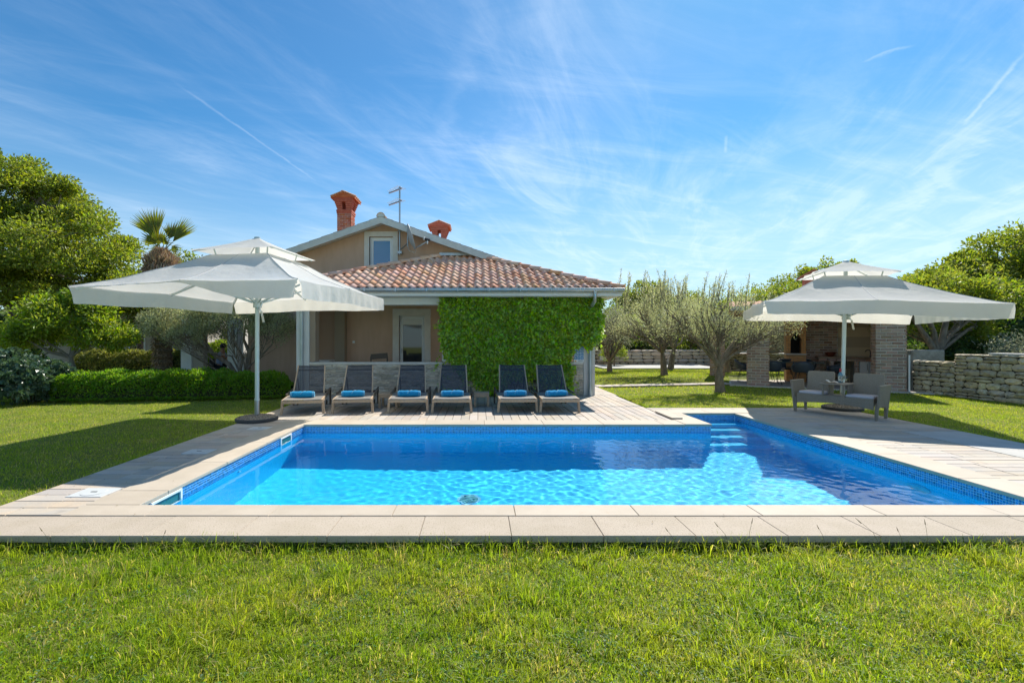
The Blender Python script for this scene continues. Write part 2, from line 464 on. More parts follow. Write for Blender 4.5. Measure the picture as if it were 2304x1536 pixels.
hx = [-3.15, 5.25]; hy = [4.0, 9.3]
xs = sorted(set([-600, -200, -80, -40, -25, 25, 40, 80, 200, 600] + list(np.round(np.arange(-20, 20.1, 1.), 2)) + hx))
ys = sorted(set([-60, -20, -8, 30, 36, 45, 60, 100, 200, 500, 1200] + list(np.round(np.arange(-3, 26, .75), 2)) + hy))
XX, YY = np.meshgrid(xs, ys); ZZ = gz(XX, YY)
V = np.stack([XX, YY, ZZ], -1).reshape(-1, 3); nx = len(xs); F = []
for j in range(len(ys) - 1):
    for i in range(nx - 1):
        if xs[i] >= hx[0] - 1e-6 and xs[i + 1] <= hx[1] + 1e-6 and ys[j] >= hy[0] - 1e-6 and ys[j + 1] <= hy[1] + 1e-6: continue
        a = j * nx + i; F.append((a, a + 1, a + nx + 1, a + nx))
lawn = bpy.data.objects.new('lawn', fastmesh('lawn', V, F, [4] * len(F), lawn_m, True)); link(lawn, None, (0, 0, 0)); lawn['kind'] = 'structure'


# ------------------------------------------------------------------ paving
def slab(parent, name, x0, x1, y0, y1, z1, m, th=.03, gap=.0048, bev=.004, jit=.0015):
    c = ((x0 + x1) / 2, (y0 + y1) / 2, z1 + random.uniform(-jit, jit))
    hx_, hy_ = (x1 - x0) / 2 - gap, (y1 - y0) / 2 - gap
    me = MB().box(-hx_, hx_, -hy_, hy_, -th, 0, bev).mesh(name, m)
    o = bpy.data.objects.new(name, me); link(o, parent, c); return o


def planks(parent, x0, x1, y0, y1, along, w=.16, lo=.45, hi=1.0):
    """staggered stone planks filling a rectangle"""
    a0, a1, b0, b1 = (y0, y1, x0, x1) if along == 'Y' else (x0, x1, y0, y1)
    n = max(1, round((b1 - b0) / w)); w = (b1 - b0) / n
    for i in range(n):
        p = a0; first = True
        while p < a1 - 1e-6:
            L = random.uniform(lo, hi) * (.6 if first else 1); first = False
            e = p + L
            if a1 - e < .25: e = a1
            bb = (b0 + i * w, b0 + (i + 1) * w)
            if along == 'Y': slab(parent, 'plank', bb[0], bb[1], p, e, 0, plank_mat)
            else: slab(parent, 'plank', p, e, bb[0], bb[1], 0, plank_mat)
            p = e


deck = MB().box(-4.34, 3.655, 8.445, 12.2, -.10, -.010).build('pool_deck', joint_mat, kind='structure')
planks(deck, -4.32, 3.65, 8.45, 10.14, 'Y', lo=.7, hi=1.5); planks(deck, -4.32, 3.65, 10.19, 12.18, 'Y', lo=.9, hi=1.6)
MB().box(-4.3, 3.64, 10.145, 10.185, -.012, -.004).build('drain_slot', dark_metal, deck)
sidep = MB().box(3.1, 3.74, 12.2, 17.5, -.10, -.010).build('side_path', joint_mat, kind='structure')
planks(sidep, 3.12, 3.72, 12.205, 17.5, 'X', .3, .3, .6)
lp = MB().box(-4.34, -3.56, 3.885, 8.445, -.12, -.010).build('pool_side_paving', joint_mat, kind='structure')
planks(lp, -4.32, -3.565, 3.89, 8.44, 'X', .17, .35, .8)
ter = MB()
ter.box(5.63, 6.88, 3.885, 9.62, -.12, -.010); ter.box(3.66, 7.0, 9.62, 10.0, -.12, -.010); ter.box(6.88, 7.9, 7.43, 9.62, -.12, -.010); ter.box(7.0, 7.55, 9.62, 9.92, -.12, -.010)
ter = ter.build('pool_terrace', joint_mat, kind='structure')
planks(ter, 5.635, 6.88, 3.89, 7.42, 'X', .16, .5, 1.0)
planks(ter, 5.635, 7.88, 7.44, 9.61, 'X', .155, .5, 1.1)
planks(ter, 3.66, 7.5, 9.63, 9.98, 'X', .17, .5, 1.0)
cs = MB().box(6.89, 7.86, 2.0, 7.42, -.12, .002).build('concrete_apron', concrete, kind='structure')
kerb = MB().box(-6.2, 9.0, 3.52, 3.84, -.30, -.05).build('pool_kerb', joint_mat, kind='structure')
x = .251 - .705 * 9
while x < 8.6:
    slab(kerb, 'kerb_slab', x, x + .705, 3.475, 3.861, .0, kerb_mat, .052, .0015, .005, .0008); x += .705
# narrow garden path running to the pavilion
gp = MB(); gp.add([(3.74, 14.35, .0), (8.6, 15.25, .0), (8.5, 15.75, .0), (3.74, 14.85, .0)], [(0, 1, 2, 3)])
gp = gp.build('garden_path', concrete, kind='structure')
for i in range(8):
    a, c = i / 8 + .004, (i + 1) / 8 - .004
    q = lambda t, s: (3.74 + 4.8 * t, 14.35 + .9 * t + s * .5, .012)
    MB().prism([q(a, 0), q(c, 0), q(c, 1), q(a, 1)], (0, 0, -.03)).build('paving_slab', plank_mat, gp)
MB().box(6.3, 12.4, 22.9, 26., -.1, .05).build('paved_court', concrete, kind='structure')

# ------------------------------------------------------------------ pool
PX0, PX1, PY0, PY1, NX0, NY1, PZ = -3.08, 5.18, 4.10, 8.0, 4.08, 9.2, -1.4
pool = thing('swimming_pool', 'rectangular blue swimming pool with a mosaic waterline, pale stone coping and a stepped nook', 'swimming pool', (1.05, 6.05, 0))
def linermat():
    m = mat('blue_pool_liner', (.0, .60, .88), (.0, .57, .87), rough=.5, scale=1.5); return m
liner = linermat()
sh = MB()
sh.add([(PX0, PY0, PZ), (PX1, PY0, PZ), (PX1, PY1, PZ), (PX0, PY1, PZ)], [(0, 1, 2, 3)])
def wall(a, c, z0, z1): sh.add([(a[0], a[1], z0), (c[0], c[1], z0), (c[0], c[1], z1), (a[0], a[1], z1)], [(0, 1, 2, 3)])
wall((PX0, PY0), (PX0, PY1), PZ, -.03); wall((PX1, PY0), (PX0, PY0), PZ, -.03); wall((PX1, NY1), (PX1, PY0), PZ, -.03)
wall((PX0, PY1), (NX0, PY1), PZ, -.03); wall((NX0, PY1), (NX0, NY1), PZ, -.03); wall((NX0, NY1), (PX1, NY1), PZ, -.03)
shell = sh.build('pool_shell', liner, pool); shell.cycles.is_caustics_receiver = True
st = MB()
for k in range(4):
    st.box(NX0 + .001, PX1 - .001, NY1 - .3 * (k + 1), NY1 - .3 * k - .001, PZ + .001, -.30 - .27 * k)
for k in range(4):
    pass
stairs = st.build('pool_steps', liner, pool); stairs.cycles.is_caustics_receiver = True
# mosaic band: one joined mesh of small raised tiles
tile_blue = mat('blue_mosaic', (.015, .15, .42), (.03, .25, .56), rough=.15, scale=60, rnd='isl', rv=.45, spec=.7)
mo = []
def mosaic(a, c, rows=8, s=.0265, g=.0055, top=-.035, nrm=(0, 0)):
    a = np.array(a, float); c = np.array(c, float); L = np.linalg.norm(c - a); t = (c - a) / L; n = np.array(nrm, float)
    k = int(L / s); i, j = np.meshgrid(np.arange(k), np.arange(rows)); i = i.ravel(); j = j.ravel()
    u0 = i * s + g / 2; u1 = (i + 1) * s - g / 2; z1 = top - j * s - g / 2; z0 = top - (j + 1) * s + g / 2
    def pt(u, z, d): return np.stack([a[0] + t[0] * u + n[0] * d, a[1] + t[1] * u + n[1] * d, z], -1)
    d1, d0 = .0035, .0
    e = .0007
    mo.append(np.stack([pt(u0, z0, d0), pt(u1, z0, d0), pt(u1, z1, d0), pt(u0, z1, d0), pt(u0 + e, z0 + e, d1), pt(u1 - e, z0 + e, d1), pt(u1 - e, z1 - e, d1), pt(u0 + e, z1 - e, d1)], 1))
mosaic((PX0, PY0), (PX0, PY1), nrm=(1, 0)); mosaic((PX0, PY1), (NX0, PY1), nrm=(0, -1)); mosaic((NX0, PY1), (NX0, NY1), nrm=(1, 0))
mosaic((NX0, NY1), (PX1, NY1), nrm=(0, -1)); mosaic((PX1, PY0), (PX1, NY1), nrm=(-1, 0)); mosaic((PX0, PY0), (PX1, PY0), rows=4, nrm=(0, 1))
mo = np.concatenate(mo); n = len(mo)
Fb = np.array([[4, 5, 6, 7], [0, 1, 5, 4], [1, 2, 6, 5], [2, 3, 7, 6], [3, 0, 4, 7]])
loops = (Fb[None] + (np.arange(n) * 8)[:, None, None]).reshape(-1)
mo_o = bpy.data.objects.new('mosaic_band', fastmesh('mosaic_band', mo.reshape(-1, 3) - np.array(WL[pool.name]), loops, [4] * (n * 5), tile_blue)); link(mo_o, pool); mo_o['kind'] = 'stuff'
grout = MB()
for a, c, nr in (((PX0, PY0), (PX0, PY1), (1, 0)), ((PX0, PY1), (NX0, PY1), (0, -1)), ((NX0, PY1), (NX0, NY1), (1, 0)), ((NX0, NY1), (PX1, NY1), (0, -1)), ((PX1, PY0), (PX1, NY1), (-1, 0)), ((PX0, PY0), (PX1, PY0), (0, 1))):
    e = .0012; a = (a[0] + nr[0] * e, a[1] + nr[1] * e); c = (c[0] + nr[0] * e, c[1] + nr[1] * e)
    grout.add([(a[0], a[1], -.245), (c[0], c[1], -.245), (c[0], c[1], -.034), (a[0], a[1], -.034)], [(0, 1, 2, 3)])
grout.build('mosaic_grout', mat('pale_blue_grout', (.42, .70, .86), rough=.7), pool)
# coping
def cop(x0, x1, y0, y1, axis, phase=0., step=1.05, z=.006):
    a0, a1 = (x0, x1) if axis == 'X' else (y0, y1)
    cuts = [a0] + [phase + step * k for k in range(-20, 20) if a0 + .2 < phase + step * k < a1 - .2] + [a1]
    for p, q in zip(cuts, cuts[1:]):
        if axis == 'X': slab(pool, 'coping_slab', p, q, y0, y1, z, stone_cream, .04, .0014, .006, .0006)
        else: slab(pool, 'coping_slab', x0, x1, p, q, z, stone_cream, .04, .0014, .006, .0006)
ov = .015
cop(-3.56, 5.63, 3.862, PY0 + ov, 'X', .313)
cop(-3.56, PX0 + ov, PY0 + ov, PY1 - ov, 'Y', 4.5)
cop(-3.56, NX0 - .45, PY1 - ov, 8.44, 'X', .1)
cop(NX0 - .45, NX0 + ov, PY1 - ov, NY1 - ov, 'Y', 8.9, z=.012)
cop(NX0 - .45, 5.63, NY1 - ov, 9.62, 'X', 4.7, z=.012)
cop(PX1 - ov, 5.63, PY0 + ov, NY1 - ov, 'Y', 4.9)
# raised stone edge beside the nook
MB().box(3.60, 3.80, 8.47, 9.30, .008, .04, .006).build('nook_edge_stone', stone_cream, pool)
# skimmers in the left wall
for y0, y1 in ((4.26, 4.70), (7.05, 7.45)):
    s_ = MB()
    for yy0, yy1, z0, z1 in ((y0, y1, -.055, -.035), (y0, y1, -.20, -.18), (y0, y0 + .025, -.18, -.055), (y1 - .025, y1, -.18, -.055)):
        s_.box(PX0 + .004, PX0 + .022, yy0, yy1, z0, z1)
    so = s_.build('skimmer', pvc, pool)
    MB().box(PX0 + .004, PX0 + .007, y0 + .025, y1 - .025, -.18, -.055).build('skimmer_mouth', mat('teal_skimmer_mouth', (.02, .16, .17), rough=.4), so)
lid_m = mat('white_plastic_lid', (.55, .56, .54), rough=.5)
for (x0, y0, w_, h_) in ((-3.93, 4.32, .34, .26), (-3.90, 5.95, .34, .25), (-3.86, 7.55, .34, .25)):
    lo = MB().box(x0, x0 + w_, y0, y0 + h_, -.02, .0065, .004).build('skimmer_lid', lid_m, pool)
    MB().lathe((x0 + w_ / 2, y0 + h_ / 2, 0), [(.105, .0066), (.105, .0098), (.098, .0105), (.0, .0105)], 28, cap=False).build('round_lid', lid_m, lo)
    MB().box(x0 + w_ / 2 - .03, x0 + w_ / 2 + .03, y0 + h_ / 2 - .008, y0 + h_ / 2 + .008, .0107, .013).build('finger_slot', dark_metal, lo)
drain_m = mat('green_grey_drain', (.10, .36, .40), rough=.5); drain_w = mat('pale_blue_drain_ring', (.18, .52, .68), rough=.5)
MB().lathe((-.13, 6.0, PZ + .002), [(.16, 0), (.16, .012), (.0, .012)], 28, cap=False).build('floor_drain', drain_w, pool)
dg = MB()
for k in range(9):
    y_ = 6.0 - .1 + k * .025; hw = math.sqrt(max(.0001, .12 ** 2 - (y_ - 6.0) ** 2)); dg.box(-.13 - hw, -.13 + hw, y_ - .008, y_ + .008, PZ + .015, PZ + .022)
dg.build('drain_grille', drain_m, pool)
for (x_, y_, z_, ax) in ((PX1 - .004, 5.35, -.55, -1), (PX1 - .004, 4.75, -.5, -1), (PX0 + .004, 5.85, -.35, 1)):
    r_ = .14 if z_ < -.52 else .035
    m_ = Matrix.Translation((x_, y_, z_)) @ Matrix.Rotation(R(90) * ax, 4, 'Y')
    q = MB().lathe((0, 0, 0), [(r_, 0), (r_, .01), (r_ * .75, .018), (r_ * .72, .01), (0, .01)], 26, cap=False)
    q.v = [tuple(m_ @ Vector(v)) for v in q.v]; q.build('pool_light' if r_ > .1 else 'inlet_nozzle', drain_w, pool, True)

# water surface with real ripples; sunlight is refracted through it on to the shell
def water_mesh(x0, x1, y0, y1, nx, ny, waves):
    X, Y = np.meshgrid(np.linspace(x0, x1, nx), np.linspace(y0, y1, ny)); Z = np.full_like(X, -.135)
    for lam, th, ph, am in waves:
        k = 2 * math.pi / lam; Z += am * np.sin(k * (X * math.cos(th) + Y * math.sin(th)) + ph)
    calm = .25 + .75 * sstep(-3.1, .8, X) * (1 - .35 * sstep(3.2, 5.2, X))
    Z = -.135 + (Z + .135) * calm
    V = np.stack([X, Y, Z], -1).reshape(-1, 3); i = np.arange(nx * ny).reshape(ny, nx)
    F = np.stack([i[:-1, :-1], i[:-1, 1:], i[1:, 1:], i[1:, :-1]], -1).reshape(-1, 4)
    return V, F
rw = np.random.default_rng(3); waves = []
for i in range(64):
    lam = rw.uniform(.062, .22); waves.append((lam, rw.uniform(0, 2 * math.pi), rw.uniform(0, 6.28), .000105 * (lam / .2) ** 1.3))
V1, F1 = water_mesh(PX0, PX1, PY0, PY1, 760, 360, waves)
V2, F2 = water_mesh(NX0, PX1, PY1, NY1, 102, 112, waves)
wm = bpy.data.materials.new('water'); wm.use_nodes = True; t = wm.node_tree; t.nodes.clear()
o_ = t.nodes.new('ShaderNodeOutputMaterial'); g_ = t.nodes.new('ShaderNodeBsdfGlass'); g_.inputs['IOR'].default_value = 1.29; g_.inputs['Roughness'].default_value = 0
g_.inputs['Color'].default_value = (.93, 1, 1, 1)
t.links.new(g_.outputs[0], o_.inputs[0])
Vw = np.concatenate([V1, V2]); Fw = np.concatenate([F1, F2 + len(V1)])
water = bpy.data.objects.new('pool_water', fastmesh('pool_water', Vw, Fw, [4] * len(Fw), wm, True)); link(water, None, (0, 0, 0)); water['kind'] = 'structure'
water.cycles.is_caustics_caster = True
for _o in [pool] + list(pool.children_recursive):
    if _o.type == 'MESH' and _o.name.split('.')[0] not in ('coping_slab', 'skimmer_lid', 'round_lid', 'finger_slot', 'nook_edge_stone'): _o.cycles.is_caustics_receiver = True
# ------------------------------------------------------------------ bricks
def make_brick(L, D, H, m, bev=.006, name='brick'):
    return MB().box(-L / 2, L / 2, -D / 2, D / 2, -H / 2, H / 2, bev).mesh(name, m)
_bm = {}
def brick_face(parent, p0, ang, W, H, z0, m, L=.235, h=.070, jx=.020, depth=.04, proud=.006, joined=None, name='brick', jit=1.):
    """running bond of bricks on a vertical face starting at p0 going along ang; outward is to the right of ang"""
    key = (L, h, m.name)
    if key not in _bm: _bm[key] = make_brick(L, depth, h, m)
    me = _bm[key]; tx, ty = math.cos(ang), math.sin(ang); nx_, ny_ = ty, -tx
    r = 0; z = z0
    while z + h <= z0 + H + 1e-6:
        u = 0. if r % 2 == 0 else -(L + jx) / 2
        while u < W - .03:
            a, c = max(u, 0), min(u + L, W)
            if c - a > .04:
                mid = (a + c) / 2; pr = proud - depth / 2 + random.uniform(-.003, .003) * jit
                loc = (p0[0] + tx * mid + nx_ * pr, p0[1] + ty * mid + ny_ * pr, z + h / 2)
                sx = (c - a) / L; rz = ang + random.uniform(-.012, .012) * jit; sz = random.uniform(.9, 1.03)
                if joined is None: inst(name, me, parent, loc, rz, (sx, 1, sz))
                else:
                    M = Matrix.Translation(loc) @ Matrix.Rotation(rz, 4, 'Z')
                    joined.box(-L * sx / 2, L * sx / 2, -depth / 2, depth / 2, -h / 2, h / 2, .006, M)
            u += L + jx
        r += 1; z += h + jx


# ------------------------------------------------------------------ villa
villa = thing('villa', 'brown rendered villa with a hipped terracotta porch roof and white trim behind the pool', 'house', (-2.0, 15, 0))
YG, YP = 15.0, 12.15
RX, RZ, SL = -3.115, 5.33, .35     # main ridge
XL, XR = -7.6, 1.25
g = MB()
def zt(x): return RZ - .06 - abs(x - RX) * SL
# gable wall with real openings: built as strips around window, door and porch recess
wx0, wx1, wz0, wz1 = -3.60, -2.81, 3.78, 4.87
dx0, dx1, dz1 = -2.62, -1.78, 2.28
rx0, rx1, rz1 = -5.42, -4.66, 2.5
def strip(x0, x1, z0, top):
    """wall piece between x0,x1; top is a height or 'roof'"""
    if top == 'roof':
        pts = [(x0, YG, z0), (x1, YG, z0), (x1, YG, zt(x1))]
        if x0 < RX < x1: pts.append((RX, YG, zt(RX)))
        pts.append((x0, YG, zt(x0)))
    else: pts = [(x0, YG, z0), (x1, YG, z0), (x1, YG, top), (x0, YG, top)]
    n_ = len(pts); g.add(pts, [tuple(range(n_))]); g.add([(a, YG + .3, c) for a, _, c in pts], [tuple(range(n_ - 1, -1, -1))])
strip(XL, rx0, -.1, 'roof'); strip(rx0, rx1, rz1, 'roof'); strip(rx1, wx0, -.1, 'roof')
strip(wx0, wx1, -.1, wz0); strip(wx0, wx1, wz1, 'roof')
strip(wx1, dx0, -.1, 'roof'); strip(dx0, dx1, dz1, 'roof'); strip(dx1, XR, -.1, 'roof'); strip(XR + .001, 3.1, -.1, 2.62)
g.box(XL, XL + .3, YG + .301, 24, -.1, 3.5); g.box(XR - .3, XR, YG + .301, 24, -.1, 3.5); g.box(3.0, 3.1, YG + .301, 24, -.1, 2.7)
for (a, c, e, f) in ((wx0, wx1, wz0, wz1), (dx0, dx1, -.1, dz1), (rx0, rx1, -.1, rz1)):
    g.add([(a, YG, e), (a, YG + .3, e), (a, YG + .3, f), (a, YG, f), (c, YG, e), (c, YG + .3, e), (c, YG + .3, f), (c, YG, f)], [(0, 1, 2, 3), (4, 7, 6, 5), (3, 2, 6, 7), (0, 4, 5, 1)])
g.build('gable_wall', stucco, villa)
MB().box(-5.6, -4.5, 15.302, 15.42, 0, 2.7).build('recess_wall', stucco_dk, villa)
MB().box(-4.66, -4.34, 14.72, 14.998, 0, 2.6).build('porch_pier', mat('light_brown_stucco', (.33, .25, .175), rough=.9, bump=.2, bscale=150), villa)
# roof of the main house
def roof_slope(x0, z0, x1, z1, y0, y1, name):
    """corrugated slope, ribs run down the slope"""
    m_ = MB(); n = int((y1 - y0) / .05); rows = 14; vs = []
    for r in range(rows * 2 + 1):
        f = r / (rows * 2); dz = .03 if r % 2 == 0 else 0
        for i in range(n + 1):
            y = y0 + (y1 - y0) * i / n
            vs.append((x0 + (x1 - x0) * f, y, z0 + (z1 - z0) * f + .035 * math.cos(i * math.pi / 2.2) + dz))
    fs = [(r * (n + 1) + i, r * (n + 1) + i + 1, (r + 1) * (n + 1) + i + 1, (r + 1) * (n + 1) + i) for r in range(rows * 2) for i in range(n)]
    m_.add(vs, fs); o = m_.build(name, tile_far, villa, True); o['kind'] = 'stuff'
    return o
EL, ER = -8.05, 1.62
zl, zr = RZ - (RX - EL) * SL, RZ - (ER - RX) * SL
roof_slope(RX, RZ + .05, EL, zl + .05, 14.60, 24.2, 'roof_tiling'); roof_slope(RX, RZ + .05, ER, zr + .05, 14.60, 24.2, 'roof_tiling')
m_ = MB()
for (ex, ez) in ((EL, zl), (ER, zr)):
    pts = [(RX, 14.5, RZ + .085), (RX, 14.5, RZ - .13), (ex, 14.5, ez - .13), (ex, 14.5, ez + .085)]
    m_.prism(pts, (0, .06, 0))
m_.build('verge_board', grey_verge, villa)
m_ = MB()
for (ex, ez) in ((EL, zl), (ER, zr)):
    m_.prism([(RX, 14.561, RZ + .02), (RX, 14.561, RZ - .05), (ex, 14.561, ez - .05), (ex, 14.561, ez + .02)], (0, 9.6, 0))
m_.build('roof_slab', white_wall, villa)
# verge tiles stepping up the front edge of the main roof
vt = MB().tube([(0, 0, 0), (0, .42, 0)], [.085, .075], 10).mesh('verge_tile', tile_mat, True)
for (ex, ez, sgn) in ((EL, zl, -1), (ER, zr, 1)):
    Ln = math.hypot(ex - RX, ez - RZ); k = int(Ln / .38)
    for i in range(k):
        f = (i + 1) / k; x_ = RX + (ex - RX) * f; z_ = RZ + .10 + (ez - RZ) * f
        me = MB()
        me.bar((0, 0, -.01), (-(ex - RX) / k * 1.08, 0, -(ez - RZ) / k * 1.08 - .028), .26, .018)
        if i == 0: mesh_v = {}
        key = sgn
        if key not in mesh_v: mesh_v[key] = me.mesh('verge_tile', mat('pale_verge_tile', (.62, .55, .48), rough=.85, bump=.3))
        inst('verge_tile', mesh_v[key], villa, (x_, 14.63, z_))
# ridge tiles
rt = MB()
n = 9
prof = [(.13 * math.cos(math.pi * i / n), .13 * math.sin(math.pi * i / n)) for i in range(n + 1)]
def half_barrel(L, r0, r1, n=9, th=.016):
    mm = MB(); vs = []
    for (r, y) in ((r0, 0), (r1, L)):
        for k in range(n + 1):
            a = math.pi * k / n; vs.append((r * math.cos(a), y, r * math.sin(a)))
        for k in range(n + 1):
            a = math.pi * k / n; vs.append(((r - th) * math.cos(a), y, (r - th) * math.sin(a)))
    m1 = n + 1; fs = []
    for k in range(n):
        fs.append((k, k + 1, 2 * m1 + k + 1, 2 * m1 + k)); fs.append((m1 + k + 1, m1 + k, 3 * m1 + k, 3 * m1 + k + 1))
        fs.append((k + 1, k, m1 + k, m1 + k + 1))
    fs.append((0, 2 * m1, 3 * m1, m1)); fs.append((n, m1 + n, 3 * m1 + n, 2 * m1 + n))
    mm.add(vs, fs); return mm
rid = half_barrel(.42, .14, .125).mesh('ridge_tile', tile_mat, True)
for i in range(24): inst('ridge_tile', rid, villa, (RX, 14.46 + i * .385, RZ + .07), rot=(R(-1.5), 0, 0))
MB().lathe((RX, 14.46, RZ + .07), [(.0, -.0)], 3, cap=False)
MB().prism([(RX + .125 * math.cos(math.pi * i / 8), 14.48, RZ + .065 + .125 * math.sin(math.pi * i / 8)) for i in range(9)], (0, .03, 0)).build('ridge_end_cap', grey_verge, villa)

# porch roof, hipped
EY, EZ, AZ = 11.5, 2.78, 4.23
ax0, ax1 = -1.27, -.10; ex0, ex1 = -5.6, 3.66
pitch = (AZ - EZ) / (YG - EY)
m_ = MB()
A, B_, Cc, D_ = (ex0, EY + .03, EZ - .05), (ex1, EY + .03, EZ - .05), (ax1, YG, AZ - .05), (ax0, YG, AZ - .05)
m_.prism([A, B_, Cc, D_], (0, 0, -.07)); m_.add([(ex1, EY + .03, EZ - .05), (ex1, YG, EZ - .05), Cc], [(0, 1, 2)]); m_.add([(ex0, EY + .03, EZ - .05), D_, (ex0, YG, EZ - .05)], [(0, 1, 2)])
m_.build('porch_roof_deck', mortar, villa)
def side_tiles(p_lo0, p_lo1, p_hi, name):
    pass
# S-shaped tiles on the front slope, one object each
TW, TL = .2135, .345
def s_tile(th=.014):
    mm = MB(); prof = []
    nn = 12
    for i in range(nn + 1):
        f = i / nn; x = (f - .5) * (TW + .03)
        zz = .052 * math.sin(min(1, f / .62) * math.pi) if f < .62 else -.012 * math.sin((f - .62) / .38 * math.pi)
        prof.append((x, zz))
    m1 = nn + 1; vs = []
    for (y, dz, sc_) in ((0, .0, 1.0), (TL + .05, -.022, .93)):
        for x, z in prof: vs.append((x, y, z * sc_ + dz + th))
        for x, z in prof: vs.append((x, y, z * sc_ + dz))
    fs = []
    for k in range(nn):
        fs.append((k, k + 1, 2 * m1 + k + 1, 2 * m1 + k)); fs.append((k + 1, k, m1 + k, m1 + k + 1))
    fs.append((0, 2 * m1, 3 * m1, m1)); fs.append((nn, m1 + nn, 3 * m1 + nn, 2 * m1 + nn))
    mm.add(vs, fs); return mm.mesh('roof_tile', tile_mat, True)
tile_me = s_tile(); pa = math.atan(pitch); rows = int(math.hypot(YG - EY, AZ - EZ) / TL) + 1
for r in range(rows):
    s0 = r * TL; y = EY + s0 * math.cos(pa); z = EZ + s0 * math.sin(pa)
    f = (s0 + TL * .5) / math.hypot(YG - EY, AZ - EZ)
    if f > 1: continue
    xa, xb = ex0 + (ax0 - ex0) * f, ex1 + (ax1 - ex1) * f
    k0 = math.ceil((xa + .02) / TW); k1 = math.floor((xb - .02) / TW)
    for k in range(k0, k1 + 1):
        inst('roof_tile', tile_me, villa, (k * TW + random.uniform(-.004, .004), y + random.uniform(-.006, .006), z + random.uniform(0, .005)), rot=(pa + random.uniform(-.01, .012), 0, random.uniform(-.012, .012)))
def line_tiles(p, q, step=.36):
    p, q = Vector(p), Vector(q); d = q - p; L = d.length; d /= L; k = int(L / step)
    me = half_barrel(step * 1.14, .115, .10).mesh('hip_tile', tile_mat, True)
    yaw = math.atan2(d.y, d.x) - math.pi / 2; pt_ = math.asin(d.z)
    for i in range(k):
        c = p + d * (i * L / k); inst('hip_tile', me, villa, (c.x, c.y, c.z - .015 + (i % 2) * .006), rot=(pt_ - .02, 0, yaw))
line_tiles((ex0, EY, EZ + .0), (ax0, YG - .05, AZ)); line_tiles((ex1, EY, EZ + .0), (ax1, YG - .05, AZ))
# side slopes of the porch roof, corrugated
for (cx_, ax_, nm) in ((ex1, ax1, 1), (ex0, ax0, -1)):
    m_ = MB(); n = 60; vs = []
    for r in range(13):
        f = r / 12
        ya, yb = EY + (YG - EY) * f, YG
        for i in range(n + 1):
            y = ya + (yb - ya) * i / n
            vs.append((cx_ + (ax_ - cx_) * f, y, EZ + (AZ - EZ) * f + .03 * abs(math.sin(y / .2135 * math.pi)) - .02))
    m_.add(vs, [(r * (n + 1) + i, r * (n + 1) + i + 1, (r + 1) * (n + 1) + i + 1, (r + 1) * (n + 1) + i) for r in range(12) for i in range(n)])
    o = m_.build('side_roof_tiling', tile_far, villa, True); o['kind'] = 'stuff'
MB().box(-1.29, -.17, 14.86, 14.99, AZ + .0, AZ + .10, .01).build('roof_flashing', zinc, villa)
# soffit, beam, fascia
MB().box(ex0 + .05, ex1 - .03, EY + .1, YG - .002, 2.60, 2.64).build('porch_ceiling', white_wall, villa)
MB().box(ex0 + .04, ex1 - .02, EY + .06, EY + .098, 2.60, 2.72).box(ex1 - .06, ex1 - .022, EY + .10, YG, 2.642, 2.72).build('fascia_board', white_wall, villa)
MB().box(-4.85, 3.10, YP, YP + .28, 2.42, 2.598).box(2.82, 3.10, YP + .281, YG - .001, 2.42, 2.598).build('porch_beam', white_wall, villa)
# gutter (half round) and brackets
m_ = MB(); vs = []
n = 10; gr = .075
for x_ in (ex0 - .02, ex1 + .0):
    for k in range(n + 1):
        a = math.pi + math.pi * k / n; vs.append((x_, EY - .045 + gr * math.cos(a), 2.765 + gr * math.sin(a)))
    for k in range(n + 1):
        a = math.pi + math.pi * k / n; vs.append((x_, EY - .045 + (gr - .006) * math.cos(a), 2.765 + (gr - .006) * math.sin(a)))
m1 = n + 1; fs = []
for k in range(n):
    fs.append((k, k + 1, 2 * m1 + k + 1, 2 * m1 + k)); fs.append((m1 + k + 1, m1 + k, 3 * m1 + k, 3 * m1 + k + 1)); fs.append((k + 1, k, m1 + k, m1 + k + 1)); fs.append((2 * m1 + k, 2 * m1 + k + 1, 3 * m1 + k + 1, 3 * m1 + k))
m_.add(vs, fs); m_.tube([(ex0, EY - .122, 2.77), (ex1, EY - .122, 2.77)], .011, 8)
gut = m_.build('gutter', zinc, villa, True)
for k in range(12):
    x_ = ex0 + .4 + k * .78
    MB().box(x_ - .008, x_ + .008, EY - .128, EY + .05, 2.775, 2.79).box(x_ - .011, x_ + .011, EY - .135, EY - .128, 2.70, 2.785).build('gutter_bracket', zinc, gut)
m_ = MB().tube([(2.93, EY - .045, 2.71), (2.93, EY - .045, 2.60), (2.95, EY + .06, 2.46), (2.96, YP - .12, 2.34), (2.965, YP - .065, 2.20), (2.965, YP - .065, .25)], .045, 12)
m_.tube([(2.965, YP - .065, .26), (2.965, YP - .065, .0)], .056, 12); m_.tube([(2.965, YP - .065, .60), (2.965, YP - .065, .63)], .053, 12)
m_.build('downpipe', zinc, villa, True)
m_ = MB().tube([(-4.70, EY - .045, 2.71), (-4.70, EY + .05, 2.50), (-4.70, YP - .10, 2.35), (-4.70, YP - .065, 2.2), (-4.70, YP - .065, .0)], .045, 12)
m_.tube([(-4.70, YP - .065, 2.12), (-4.70, YP - .065, 2.15)], .055, 12)
m_.build('downpipe', zinc, villa, True)
